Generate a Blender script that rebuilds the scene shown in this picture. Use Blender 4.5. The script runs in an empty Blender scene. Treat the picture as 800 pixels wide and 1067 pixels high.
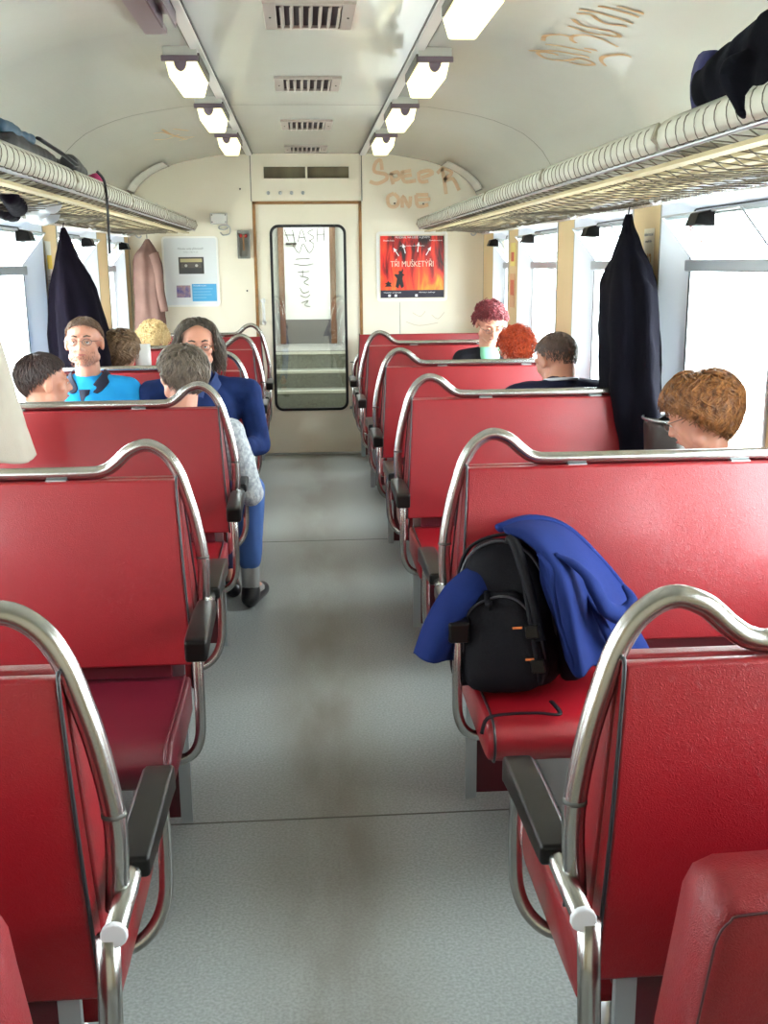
import bpy, bmesh, math, random
import numpy as np
from mathutils import Vector, Matrix, Euler
from math import sin, cos, pi, atan2, sqrt
random.seed(7)
S = bpy.context.scene
COL = S.collection

# ------------------------------------------------------------ camera
PIT, YAW, ROLL = math.radians(13.212), math.radians(4.135), 0.009
f_ = Vector((sin(YAW)*cos(PIT), cos(YAW)*cos(PIT), -sin(PIT)))
r_ = Vector((cos(YAW), -sin(YAW), 0)); u_ = r_.cross(f_)
r2 = r_*cos(ROLL) - u_*sin(ROLL); u2 = u_*cos(ROLL) + r_*sin(ROLL)
cam = bpy.data.objects.new('camera', bpy.data.cameras.new('camera')); COL.objects.link(cam)
cam.matrix_world = Matrix(((r2.x, u2.x, -f_.x, -0.04), (r2.y, u2.y, -f_.y, 0.0), (r2.z, u2.z, -f_.z, 1.47), (0, 0, 0, 1)))
cam.data.sensor_fit = 'VERTICAL'; cam.data.sensor_height = 36; cam.data.lens = 36*1100/1067
cam.data.clip_start = 0.02
S.camera = cam
# ------------------------------------------------------------ sky
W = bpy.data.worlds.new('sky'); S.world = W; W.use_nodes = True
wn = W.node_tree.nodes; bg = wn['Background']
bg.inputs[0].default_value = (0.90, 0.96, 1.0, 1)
# bright overcast, brighter on the sun's side (right of the car)
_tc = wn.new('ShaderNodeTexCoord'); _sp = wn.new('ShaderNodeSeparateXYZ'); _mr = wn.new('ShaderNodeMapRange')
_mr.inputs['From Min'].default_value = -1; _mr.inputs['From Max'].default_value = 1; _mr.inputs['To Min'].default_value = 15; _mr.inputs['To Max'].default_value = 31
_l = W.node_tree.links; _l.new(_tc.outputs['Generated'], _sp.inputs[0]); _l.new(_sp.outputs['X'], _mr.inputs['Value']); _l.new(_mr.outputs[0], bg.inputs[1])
S.view_settings.view_transform = 'Standard'; S.view_settings.look = 'None'
S.view_settings.gamma = 1; S.view_settings.use_curve_mapping = False
S.view_settings.exposure = 0.22

# ------------------------------------------------------------ materials
def lin(c):
    return tuple(((v/255)/12.92 if v/255 <= .04045 else ((v/255+.055)/1.055)**2.4) for v in c)
MATS = {}
def mat(name, col, rough=.5, metal=0., bump=None, var=None, coat=0., spec=.5, emit=None, sheen=0., sub=0.):
    """bump=(scale,strength,kind)  var=(scale,amount,(sRGB second colour))"""
    if name in MATS: return MATS[name]
    m = bpy.data.materials.new(name); m.use_nodes = True; MATS[name] = m
    nt = m.node_tree; b = nt.nodes['Principled BSDF']
    c = lin(col)+(1,)
    b.inputs['Base Color'].default_value = c
    b.inputs['Roughness'].default_value = rough; b.inputs['Metallic'].default_value = metal
    b.inputs['Coat Weight'].default_value = coat; b.inputs['Coat Roughness'].default_value = .15
    b.inputs['Specular IOR Level'].default_value = spec
    b.inputs['Sheen Weight'].default_value = sheen
    if sub: b.inputs['Subsurface Weight'].default_value = sub; b.inputs['Subsurface Scale'].default_value = .02
    if emit:
        b.inputs['Emission Color'].default_value = lin(emit[0])+(1,); b.inputs['Emission Strength'].default_value = emit[1]
    tc = nt.nodes.new('ShaderNodeTexCoord')
    if var:
        n = nt.nodes.new('ShaderNodeTexNoise'); n.inputs['Detail'].default_value = 4
        mp = nt.nodes.new('ShaderNodeMapping')
        sc = var[0] if isinstance(var[0], tuple) else (var[0],)*3
        mp.inputs['Scale'].default_value = sc; n.inputs['Scale'].default_value = 1
        nt.links.new(tc.outputs['Object'], mp.inputs[0]); nt.links.new(mp.outputs[0], n.inputs['Vector'])
        rp = nt.nodes.new('ShaderNodeValToRGB'); rp.color_ramp.elements[0].position = .5-.5*var[1]*.6; rp.color_ramp.elements[1].position = .5+.5*var[1]*.6
        rp.color_ramp.elements[0].color = lin(var[2])+(1,); rp.color_ramp.elements[1].color = c
        nt.links.new(n.outputs['Fac'], rp.inputs[0]); nt.links.new(rp.outputs[0], b.inputs['Base Color'])
    if bump:
        if bump[2] == 'leather':
            n = nt.nodes.new('ShaderNodeTexVoronoi'); n.feature = 'DISTANCE_TO_EDGE'; out = n.outputs['Distance']
            w = nt.nodes.new('ShaderNodeTexNoise'); w.inputs['Scale'].default_value = bump[0]*.35; w.inputs['Detail'].default_value = 3
            mx = nt.nodes.new('ShaderNodeMixRGB'); mx.inputs[0].default_value = .03
            mp = nt.nodes.new('ShaderNodeMapping'); mp.inputs['Scale'].default_value = (1, 1, 1.9); mp.inputs['Rotation'].default_value = (0, .5, 0)
            nt.links.new(tc.outputs['Object'], w.inputs['Vector'])
            nt.links.new(tc.outputs['Object'], mx.inputs[1]); nt.links.new(w.outputs['Color'], mx.inputs[2])
            nt.links.new(mx.outputs[0], mp.inputs[0]); nt.links.new(mp.outputs[0], n.inputs['Vector'])
        else:
            n = nt.nodes.new('ShaderNodeTexNoise'); n.inputs['Detail'].default_value = 5; out = n.outputs['Fac']
            nt.links.new(tc.outputs['Object'], n.inputs['Vector'])
        n.inputs['Scale'].default_value = bump[0]
        bp = nt.nodes.new('ShaderNodeBump'); bp.inputs['Strength'].default_value = bump[1]; bp.inputs['Distance'].default_value = .004
        nt.links.new(out, bp.inputs['Height']); nt.links.new(bp.outputs[0], b.inputs['Normal'])
    return m
RED = mat('red_vinyl', (136, 11, 24), .36, bump=(170, .26, 'leather'), var=(6, 1, (126, 9, 21)), coat=.18)
MAROON = mat('maroon_vinyl', (92, 12, 30), .38, bump=(190, .2, 'leather'), var=(5, 1, (80, 10, 25)))
PIPE = mat('black_piping', (22, 18, 24), .45)
STEEL = mat('brushed_steel', (184, 183, 180), .26, 1., bump=(300, .04, 'noise'))
ALU = mat('aluminium', (188, 192, 196), .38, 1.)
BLACKP = mat('black_plastic', (9, 8, 8), .3, spec=.35)
CREAM = mat('cream_laminate', (240, 233, 216), .42, var=(1.5, 1, (230, 221, 198)))
CEIL = mat('ceiling_laminate', (228, 230, 222), .2, var=(1.2, 1, (220, 221, 212)), bump=(2.2, .35, 'noise'), coat=.3)
TRIMM = mat('white_trim', (222, 222, 218), .35)
SEAM = mat('dark_joint', (84, 82, 78), .6)
WOOD = mat('beige_pillar_laminate', (214, 188, 142), .5, var=((6, 6, 1), 1, (203, 176, 130)))
FLOOR = mat('grey_lino', (150, 154, 153), .42, var=((140, 140, 140), .5, (126, 130, 129)), bump=(420, .05, 'noise'))
def floor_wear():
    nt = FLOOR.node_tree; b = nt.nodes['Principled BSDF']; src = b.inputs['Base Color'].links[0].from_socket
    tc = nt.nodes.new('ShaderNodeTexCoord'); sp = nt.nodes.new('ShaderNodeSeparateXYZ'); nt.links.new(tc.outputs['Object'], sp.inputs[0])
    ab = nt.nodes.new('ShaderNodeMath'); ab.operation = 'ABSOLUTE'; nt.links.new(sp.outputs['X'], ab.inputs[0])
    mr = nt.nodes.new('ShaderNodeMapRange'); mr.interpolation_type = 'SMOOTHSTEP'; mr.inputs['From Min'].default_value = .02; mr.inputs['From Max'].default_value = .27; mr.inputs['To Min'].default_value = 1; mr.inputs['To Max'].default_value = 0
    nt.links.new(ab.outputs[0], mr.inputs['Value'])
    mp = nt.nodes.new('ShaderNodeMapping'); mp.inputs['Scale'].default_value = (3.0, .9, 1); n = nt.nodes.new('ShaderNodeTexNoise'); n.inputs['Scale'].default_value = 1.3; n.inputs['Detail'].default_value = 6
    nt.links.new(tc.outputs['Object'], mp.inputs[0]); nt.links.new(mp.outputs[0], n.inputs['Vector'])
    m2 = nt.nodes.new('ShaderNodeMapRange'); m2.inputs['From Min'].default_value = .35; m2.inputs['From Max'].default_value = .6; m2.inputs['To Min'].default_value = .25; m2.inputs['To Max'].default_value = 1; nt.links.new(n.outputs['Fac'], m2.inputs['Value'])
    mu = nt.nodes.new('ShaderNodeMath'); mu.operation = 'MULTIPLY'; nt.links.new(mr.outputs[0], mu.inputs[0]); nt.links.new(m2.outputs[0], mu.inputs[1])
    mu2 = nt.nodes.new('ShaderNodeMath'); mu2.operation = 'MULTIPLY'; mu2.inputs[1].default_value = .8; nt.links.new(mu.outputs[0], mu2.inputs[0])
    mx = nt.nodes.new('ShaderNodeMixRGB'); mx.inputs[2].default_value = lin((98, 90, 82))+(1,); nt.links.new(mu2.outputs[0], mx.inputs[0]); nt.links.new(src, mx.inputs[1]); nt.links.new(mx.outputs[0], b.inputs['Base Color'])
floor_wear()
FIBRE = mat('pale_blue_fibreglass', (222, 229, 242), .35)
RUBBER = mat('black_rubber', (20, 22, 26), .5)
GREYP = mat('grey_plastic', (150, 152, 150), .5)
SLAT = mat('rack_slat_wood', (196, 180, 140), .6, var=((14, 3, 14), 1, (164, 148, 112)))
CORD = mat('rack_cord', (92, 84, 72), .8)
ROPE = mat('white_cord', (225, 222, 214), .7)
BAND = mat('rack_band', (206, 204, 190), .45, var=(9, 1, (184, 182, 168)))
BROWN = mat('brown_door_frame', (158, 112, 58), .5, var=((4, 4, 20), 1, (120, 82, 42)))
def glassmat(name, tint, refl=.08):
    m = bpy.data.materials.new(name); m.use_nodes = True; nt = m.node_tree; nt.nodes.clear()
    o = nt.nodes.new('ShaderNodeOutputMaterial'); t = nt.nodes.new('ShaderNodeBsdfTransparent'); g = nt.nodes.new('ShaderNodeBsdfGlossy')
    t.inputs[0].default_value = tint+(1,); g.inputs['Roughness'].default_value = .02
    mx = nt.nodes.new('ShaderNodeMixShader'); mx.inputs[0].default_value = refl
    nt.links.new(t.outputs[0], mx.inputs[1]); nt.links.new(g.outputs[0], mx.inputs[2]); nt.links.new(mx.outputs[0], o.inputs[0])
    return m
GLASS = glassmat('window_glass', (.93, .96, .95)); DGLASS = glassmat('door_glass', (.88, .92, .90), .13)
LENS = glassmat('spectacle_lens', (.9, .92, .93), .1)

# ------------------------------------------------------------ mesh helpers
class MB:
    def __init__(s): s.v = []; s.f = []
    def add(s, v, f):
        o = len(s.v); s.v += [tuple(p) for p in v]; s.f += [tuple(i+o for i in q) for q in f]; return s
    def box(s, a, b):
        x0, y0, z0 = a; x1, y1, z1 = b
        return s.add([(x0, y0, z0), (x1, y0, z0), (x1, y1, z0), (x0, y1, z0), (x0, y0, z1), (x1, y0, z1), (x1, y1, z1), (x0, y1, z1)],
                     [(0, 3, 2, 1), (4, 5, 6, 7), (0, 1, 5, 4), (1, 2, 6, 5), (2, 3, 7, 6), (3, 0, 4, 7)])
    def hexa(s, v):
        return s.add(v, [(0, 3, 2, 1), (4, 5, 6, 7), (0, 1, 5, 4), (1, 2, 6, 5), (2, 3, 7, 6), (3, 0, 4, 7)])
    def tube(s, pts, r, n=8, closed=False, flat=1.0):
        P = [Vector(p) for p in pts]; N = len(P)
        rr = r if isinstance(r, (list, tuple)) else [r]*N
        if len(rr) != N: rr = list(np.interp(np.linspace(0, 1, N), np.linspace(0, 1, len(rr)), rr))
        T = []
        for i in range(N):
            a = P[(i-1) % N] if (closed or i > 0) else P[0]; b = P[(i+1) % N] if (closed or i < N-1) else P[-1]
            t = (b-a); T.append(t.normalized() if t.length > 1e-9 else Vector((0, 0, 1)))
        ref = Vector((0, 0, 1)) if abs(T[0].z) < .9 else Vector((0, 1, 0))
        nn = (ref-T[0]*ref.dot(T[0])).normalized(); vs = []
        for i in range(N):
            nn = (nn-T[i]*nn.dot(T[i])); nn = nn.normalized() if nn.length > 1e-6 else T[i].orthogonal().normalized()
            bn = T[i].cross(nn)
            for k in range(n):
                a = 2*pi*k/n; vs.append(P[i]+nn*(cos(a)*rr[i]*flat)+bn*(sin(a)*rr[i]))
        fs = []
        for i in range(N if closed else N-1):
            j = (i+1) % N
            for k in range(n): fs.append((i*n+k, i*n+(k+1) % n, j*n+(k+1) % n, j*n+k))
        if not closed: fs += [tuple(range(n))[::-1], tuple((N-1)*n+k for k in range(n))]
        return s.add(vs, fs)
    def sphere(s, c, r, nu=12, nv=8, e=1.0, rot=None):
        rx, ry, rz = r if isinstance(r, (list, tuple)) else (r,)*3
        sg = lambda w: math.copysign(abs(w)**e, w)
        vs = [Vector((0, 0, -rz))]
        for i in range(1, nv):
            t = -pi/2+pi*i/nv
            for k in range(nu):
                a = 2*pi*k/nu; vs.append(Vector((rx*sg(cos(t))*sg(cos(a)), ry*sg(cos(t))*sg(sin(a)), rz*sg(sin(t)))))
        vs.append(Vector((0, 0, rz)))
        fs = [(0, 1+(k+1) % nu, 1+k) for k in range(nu)]
        for i in range(nv-2):
            for k in range(nu):
                a = 1+i*nu+k; b = 1+i*nu+(k+1) % nu; fs.append((a, b, b+nu, a+nu))
        l = len(vs)-1; o = 1+(nv-2)*nu
        fs += [(o+k, o+(k+1) % nu, l) for k in range(nu)]
        if rot is not None: vs = [rot @ v for v in vs]
        c = Vector(c); return s.add([v+c for v in vs], fs)
    def cap(s, a, b, ra, rb, n=12):
        """tapered capsule"""
        a = Vector(a); b = Vector(b); d = b-a; L = d.length; t = d.normalized() if L > 0 else Vector((0, 0, 1))
        pts = []; rad = []
        for i in range(4):
            q = pi/2*(i/4); pts.append(a-t*ra*cos(q)); rad.append(max(ra*sin(q), ra*.05))
        pts.append(a); rad.append(ra); pts.append(b); rad.append(rb)
        for i in range(1, 5):
            q = pi/2*(i/4); pts.append(b+t*rb*sin(q)); rad.append(max(rb*cos(q), rb*.05))
        return s.tube(pts, rad, n)
    def grid(s, P, nu, nv, closeu=False):
        fs = []
        for j in range(nv-1):
            for i in range(nu if closeu else nu-1):
                k = (i+1) % nu; fs.append((j*nu+i, j*nu+k, (j+1)*nu+k, (j+1)*nu+i))
        return s.add(P, fs)
    def mesh(s, name, smooth=True):
        me = bpy.data.meshes.new(name); me.from_pydata([tuple(v) for v in s.v], [], s.f); me.validate(); me.update()
        bm = bmesh.new(); bm.from_mesh(me); bmesh.ops.recalc_face_normals(bm, faces=bm.faces); bm.to_mesh(me); bm.free()
        if smooth: me.polygons.foreach_set('use_smooth', [True]*len(me.polygons))
        return me
def smoothp(pts, k=5):
    P = [Vector(p) for p in pts]; out = []
    for i in range(len(P)-1):
        p0 = P[max(i-1, 0)]; p1 = P[i]; p2 = P[i+1]; p3 = P[min(i+2, len(P)-1)]
        for j in range(k):
            t = j/k; out.append(.5*((2*p1)+(p2-p0)*t+(2*p0-5*p1+4*p2-p3)*t*t+(3*p1-p0-3*p2+p3)*t**3))
    out.append(P[-1]); return out
def obj(name, mb, m, parent=None, smooth=True, bevel=0, seg=3, solid=0, subd=0, kind=None, offset=-1):
    me = mb.mesh(name, smooth) if isinstance(mb, MB) else mb
    o = bpy.data.objects.new(name, me); COL.objects.link(o)
    if m is not None:
        me.materials.clear(); me.materials.append(m)
    if parent is not None: o.parent = parent; o.matrix_parent_inverse = Matrix.Translation(-parent.location) if parent.type == 'EMPTY' and parent.get('abs') else Matrix()
    if solid:
        q = o.modifiers.new('s', 'SOLIDIFY'); q.thickness = solid; q.offset = offset
    if bevel:
        q = o.modifiers.new('b', 'BEVEL'); q.width = bevel; q.segments = seg; q.limit_method = 'ANGLE'; q.angle_limit = .5
        if smooth: o.modifiers.new('w', 'WEIGHTED_NORMAL')
    if subd:
        q = o.modifiers.new('sd', 'SUBSURF'); q.levels = subd; q.render_levels = subd
    if kind: o['kind'] = kind
    return o
def tag(o, label, cat, group=None):
    o['label'] = label; o['category'] = cat
    if group: o['group'] = group
    return o
def thing(name, label, cat, loc=(0, 0, 0), rz=0, group=None, absolute=False):
    """Empty at the base; absolute=True: children are given in world coordinates"""
    o = bpy.data.objects.new(name, None); COL.objects.link(o); o.empty_display_size = .1
    o.location = loc; o.rotation_euler = (0, 0, rz)
    if absolute: o['abs'] = 1
    return tag(o, label, cat, group)
def struct(name, mb, m, parent=None, **k): return obj(name, mb, m, parent, kind=None if parent else 'structure', **k)
def dup(root, loc, label):
    r = root.copy(); COL.objects.link(r); r.location = loc; r['label'] = label
    for ch in list(root.children):
        c = ch.copy(); COL.objects.link(c); c.parent = r; c.matrix_parent_inverse = Matrix()
        for g in ch.children:
            d = g.copy(); COL.objects.link(d); d.parent = c
    return r
def ribbon(mb, pts, w, place, lift=.0015):
    """flat painted stroke; pts 2-D, place(u,v,lift)->3-D"""
    P = [Vector((p[0], p[1], 0)) for p in smoothp([(p[0], p[1], 0) for p in pts], 4)]
    L = []; R_ = []
    for i, p in enumerate(P):
        t = (P[min(i+1, len(P)-1)]-P[max(i-1, 0)]); t = t.normalized() if t.length > 0 else Vector((1, 0, 0)); n = Vector((-t.y, t.x, 0))*w/2
        L.append(place(p.x+n.x, p.y+n.y, lift)); R_.append(place(p.x-n.x, p.y-n.y, lift))
    n = len(P); mb.grid(L+R_, n, 2)
def text(body, size, m, loc, rot, parent=None, align='CENTER', name='lettering'):
    c = bpy.data.curves.new(name, 'FONT'); c.body = body; c.size = size; c.align_x = align; c.align_y = 'CENTER'; c.extrude = .0006; c.resolution_u = 2
    t = bpy.data.objects.new(name, c); COL.objects.link(t)
    dg = bpy.context.evaluated_depsgraph_get(); me = bpy.data.meshes.new_from_object(t.evaluated_get(dg)); bpy.data.objects.remove(t)
    o = obj(name, me, m, parent, smooth=False)
    o.location = loc; o.rotation_euler = rot
    return o
def blob(mb, voxel, smooth=4, factor=.5):
    """union of overlapping closed shapes as one continuous surface"""
    me = mb.mesh('tmp'); t = bpy.data.objects.new('tmp', me); COL.objects.link(t)
    q = t.modifiers.new('r', 'REMESH'); q.mode = 'VOXEL'; q.voxel_size = voxel; q.use_smooth_shade = True
    q = t.modifiers.new('s', 'SMOOTH'); q.iterations = smooth; q.factor = factor
    dg = bpy.context.evaluated_depsgraph_get(); out = bpy.data.meshes.new_from_object(t.evaluated_get(dg))
    bpy.data.objects.remove(t); return out
def wrinkle(me, amp, scale, seed=0):
    from mathutils import noise
    me.calc_loop_triangles() if False else None
    n = len(me.vertices); ns = [v.normal.copy() for v in me.vertices]
    for i, v in enumerate(me.vertices):
        p = v.co; k = noise.noise(Vector((p.x*scale+seed, p.y*scale, p.z*scale*.45)))*1.2+noise.noise(Vector((p.x*scale*2.3, p.y*scale*2.3+seed, p.z*scale*1.3)))*.5
        v.co = p+ns[i]*(amp*k)
    me.update(); return me

# ------------------------------------------------------------ body shell
D = 8.34; Y0 = -1.15
HW = 1.36
b = MB().box((-1.5, Y0-.1, -.06), (1.5, D, 0)); floor = struct('floor', b, FLOOR, smooth=False)
for i, y in enumerate((2.62, 5.6, -.4)):
    obj('joint', MB().box((-1.36, y-.0025, 0), (1.36, y+.0025, .0012)), SEAM, floor, smooth=False)
# ceiling profile
PRF = [(0, 2.298), (.43, 2.296), (.46, 2.295), (.632, 2.288), (.80, 2.262), (.90, 2.243), (.99, 2.219), (1.08, 2.186), (1.15, 2.152), (1.21, 2.108), (1.26, 2.06), (1.30, 2.0), (1.335, 1.93), (1.36, 1.84)]
def ceil_at(x):
    a = abs(x)
    for (x0, z0), (x1, z1) in zip(PRF, PRF[1:]):
        if a <= x1: return z0+(z1-z0)*(a-x0)/(x1-x0)
    return PRF[-1][1]
def seg_len():
    L = [0]
    for (x0, z0), (x1, z1) in zip(PRF, PRF[1:]): L.append(L[-1]+math.hypot(x1-x0, z1-z0))
    return L
SL = seg_len()
def on_ceil(s, y, lift=0.0):
    """arc length s along the vault from the centre -> point just below the surface"""
    a = abs(s); i = 0
    while i < len(SL)-2 and SL[i+1] < a: i += 1
    t = (a-SL[i])/(SL[i+1]-SL[i]); (x0, z0), (x1, z1) = PRF[i], PRF[i+1]
    tx, tz = (x1-x0), (z1-z0); l = math.hypot(tx, tz); nx, nz = tz/l, -tx/l
    x = x0+tx*t+nx*lift; z = z0+tz*t+nz*lift
    return Vector((math.copysign(x, s), y, z))
def vault(p0, p1, thick=.05):
    out = []
    n = len(p0)
for nm, sgn, pts in (('ceiling', 0, [(-.43, 2.297), (0, 2.298), (.43, 2.297)]), ('ceiling_left', -1, None), ('ceiling_right', 1, None)):
    if pts is None:
        sm = smoothp([(x, 0, z) for x, z in PRF[1:]], 4); pts = [(sgn*p.x, p.z) for p in sm]
    b = MB(); n = len(pts)
    P = [(x, Y0, z) for x, z in pts]+[(x, D+.02, z) for x, z in pts]
    b.grid(P, n, 2)
    struct(nm, b, CEIL, solid=.03, offset=1 if False else 0)
# longitudinal trims and cross joints
for s in (-1, 1):
    t = struct('trim_%d' % (1 if s < 0 else 2), MB().box((s*.425-.022, Y0, 2.268), (s*.425+.022, D, 2.285)), TRIMM, smooth=False, bevel=.004)
    obj('joint', MB().box((s*.425-.0265, Y0, 2.275), (s*.425-.022, D, 2.283)), SEAM, t, smooth=False)
    obj('joint', MB().box((s*.425+.022, Y0, 2.275), (s*.425+.0265, D, 2.283)), SEAM, t, smooth=False)
b = MB()
for y in (5.84, 1.6):
    ribbon(b, [(s, y) for s in np.linspace(-SL[-1], SL[-1], 60)], .010, lambda u, v, l: on_ceil(u, v, .017))
t3 = struct('trim_3', b, SEAM, smooth=False)
# end wall -----------------------------------------------------------
prof = [(x, z) for x, z in [(-p.x, p.z) for p in reversed(smoothp([(x, 0, z) for x, z in PRF], 3))]+[(p.x, p.z) for p in smoothp([(x, 0, z) for x, z in PRF], 3)][1:]]
DX0, DX1, DZ = -.415, .412, 1.94
b = MB()
up = [(x, D, z) for x, z in prof]
# panels: left of door, right of door, over the door (all 5 cm thick)
def panel(b, poly, y0, y1):
    n = len(poly); b.add([(x, y0, z) for x, z in poly]+[(x, y1, z) for x, z in poly],
                         [tuple(range(n)), tuple(range(2*n-1, n-1, -1))]+[(i, (i+1) % n, n+(i+1) % n, n+i) for i in range(n)])
L = [(x, z) for x, z in prof if x < DX0]; R_ = [(x, z) for x, z in prof if x > DX1]; M_ = [(x, z) for x, z in prof if DX0 <= x <= DX1]
panel(b, [(-1.42, 0)]+[(-1.42, 1.84)]+L+[(DX0, ceil_at(DX0)), (DX0, 0)], D, D+.05)
panel(b, [(DX1, 0), (DX1, ceil_at(DX1))]+R_+[(1.42, 1.84), (1.42, 0)], D, D+.05)
panel(b, [(DX0, DZ), (DX0, 2.10), (DX1, 2.10), (DX1, DZ)], D, D+.05)
panel(b, [(DX0, 2.195), (DX0, 2.296), (DX1, 2.296), (DX1, 2.195)], D, D+.05)
b.box((DX0, D, 2.10), (-.325, D+.05, 2.195)); b.box((.325, D, 2.10), (DX1, D+.05, 2.195))
wf = struct('wall_front', b, CREAM, smooth=False)
obj('backing', MB().box((-.33, D+.03, 2.09), (.33, D+.045, 2.2)), mat('vent_dark', (118, 108, 80), .6, var=((9, 1, 1), 1, (70, 62, 44))), wf, smooth=False)
fr = MB()
for a, c in (((-.33, D-.006, 2.19), (.33, D+.02, 2.2)), ((-.33, D-.006, 2.095), (.33, D+.02, 2.105)), ((-.33, D-.006, 2.095), (-.32, D+.02, 2.2)), ((.32, D-.006, 2.095), (.33, D+.02, 2.2)), ((-.008, D-.006, 2.1), (.008, D+.02, 2.2))): fr.box(a, c)
obj('vent_frame', fr, CREAM, wf, smooth=False)
for x in (-.29, -.2, -.115, -.03): obj('knob', MB().tube([(x, D, 2.0), (x, D-.018, 2.0)], .013, 12), ALU, wf)
for x, z in ((-.50, 2.03), (.665, 1.92), (.885, 1.915), (-.475, 1.28)): obj('screw', MB().tube([(x, D, z), (x, D-.004, z)], .007, 8), PIPE, wf)
for x in (DX0-.004, DX1+.004): obj('joint', MB().box((x-.003, D-.002, DZ), (x+.003, D, 2.29)), SEAM, wf, smooth=False)
obj('joint', MB().box((.70, D-.002, .3), (.704, D, 1.18)), GREYP, wf, smooth=False)
b = MB(); ribbon(b, [(x, z-.004) for x, z in prof], .008, lambda u, v, l: Vector((u, D-.002, v))); obj('arch_joint', b, SEAM, wf, smooth=False)
# graffiti on the end wall: SPEER ONE
GR = mat('faded_orange_spray', (224, 184, 142), .6, var=(30, 1, (230, 204, 170)))
def g2w(px, py): return (.398+px*.00100*1.05, 2.33-py*.00100*1.04)   # 800x509 sketch units
strokes = [
 [(165, 160), (155, 95), (120, 110), (110, 170), (190, 190), (195, 225), (130, 255), (75, 240)],
 [(225, 185), (245, 260)], [(225, 190), (275, 175), (290, 215), (245, 235)],
 [(310, 165), (325, 240), (410, 235)], [(310, 175), (375, 165)], [(320, 205), (380, 195)],
 [(430, 175), (440, 240), (500, 238)], [(430, 180), (500, 165), (530, 185), (450, 215)],
 [(600, 150), (615, 230), (630, 330)], [(565, 185), (610, 150), (670, 180), (620, 235), (680, 225), (725, 305)],
 [(250, 325), (205, 350), (215, 410), (265, 415), (285, 365), (250, 325)],
 [(310, 425), (315, 345), (360, 420), (370, 345)],
 [(410, 335), (425, 415), (500, 405)], [(410, 335), (500, 335)], [(420, 370), (515, 365)]]
b = MB()
for st in strokes: ribbon(b, [g2w(*p) for p in st], .027, lambda u, v, l: Vector((u, D-.0025, v)))
obj('graffiti', b, GR, wf, smooth=False)
b = MB()
for st in ([(.80, 1.10), (.86, 1.07), (.90, 1.11)], [(.95, 1.08), (1.0, 1.05), (1.05, 1.1)], [(.75, 1.03), (.85, 1.0), (1.0, 1.02)]): ribbon(b, st, .006, lambda u, v, l: Vector((u, D-.0025, v)))
obj('graffiti', b, mat('faint_marker', (208, 196, 178), .6), wf, smooth=False)
# door ---------------------------------------------------------------
dr = thing('door_1', 'cream end door with tall rounded window', 'door', (0, D, 0), absolute=True)
for k in ('label', 'category'): del dr[k]
dr['kind'] = 'structure'
def rrect(x0, x1, z0, z1, r, n=6):
    out = []
    for cx, cz, a0 in ((x1-r, z1-r, 0), (x0+r, z1-r, pi/2), (x0+r, z0+r, pi), (x1-r, z0+r, 1.5*pi)):
        for i in range(n+1): a = a0+pi/2*i/n; out.append((cx+r*cos(a), cz+r*sin(a)))
    return out
def ring(b, A, B, ya, yb, swap=None):
    n = len(A); mk = swap or (lambda u, v, w: (u, w, v))
    b.add([mk(u, v, ya) for u, v in A]+[mk(u, v, yb) for u, v in B], [(i, (i+1) % n, n+(i+1) % n, n+i) for i in range(n)])
WX0, WX1, WZ0, WZ1 = -.277, .277, .36, 1.755
def to_rect(A, x0, x1, z0, z1):
    # outer partner of each inner point projected on the outer rectangle
    cx, cz = (x0+x1)/2, (z0+z1)/2; out = []
    for u, v in A:
        du, dv = u-cx, v-cz; hw, hh = (x1-x0)/2, (z1-z0)/2
        if abs(u-WX0) < .085 and False: pass
        k = min(hw/abs(du) if du else 9e9, hh/abs(dv) if dv else 9e9); out.append((cx+du*k, cz+dv*k))
    return out
inner = rrect(WX0, WX1, WZ0, WZ1, .055)
corner = []
leafx0, leafx1, leafz0, leafz1 = -.392, .389, .010, 1.918
b = MB()
yf = D+.012
for a, c in (((leafx0, leafz0), (leafx1, WZ0)), ((leafx0, WZ1), (leafx1, leafz1)), ((leafx0, WZ0), (WX0, WZ1)), ((WX1, WZ0), (leafx1, WZ1))):
    b.box((a[0], yf, a[1]), (c[0], yf+.035, c[1]))
for sx in (-1, 1):
    for (zc, sz) in ((WZ0, 1), (WZ1, -1)):
        x = sx*.277; r = .055; arc = [(x-sx*r+sx*r*cos(t), zc+sz*r-sz*r*sin(t)) for t in np.linspace(0, pi/2, 6)]
        panel(b, [(x, zc)]+arc, yf, yf+.035)
obj('leaf', b, CREAM, dr, smooth=False)
b = MB(); o_ = rrect(WX0-.014, WX1+.014, WZ0-.014, WZ1+.014, .066); i_ = rrect(WX0+.006, WX1-.006, WZ0+.006, WZ1-.006, .05)
ring(b, o_, o_, yf, yf-.006); ring(b, o_, i_, yf-.006, yf-.006); ring(b, i_, i_, yf-.006, yf+.02)
obj('gasket', b, RUBBER, dr, smooth=False)
obj('pane', MB().box((WX0, yf+.012, WZ0), (WX1, yf+.018, WZ1)), DGLASS, dr, smooth=False)
b = MB()
b.box((DX0, D-.004, 0), (DX0+.022, D+.05, DZ)); b.box((DX1-.022, D-.004, 0), (DX1, D+.05, DZ)); b.box((DX0, D-.004, DZ-.022), (DX1, D+.05, DZ))
obj('door_frame', b, BROWN, dr, smooth=False)
obj('threshold', MB().box((DX0, D-.03, 0), (DX1, D+.05, .008)), ALU, dr, smooth=False)
b = MB(); b.sphere((-.355, D-.012, 1.205), (.018, .014, .02)); b.sphere((-.352, D-.012, 1.04), (.018, .014, .02)); b.tube([(-.355, D-.03, 1.2), (-.352, D-.035, 1.12), (-.352, D-.03, 1.04)], .011)
obj('door_handle', b, mat('white_handle', (225, 225, 222), .3), dr)
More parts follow.
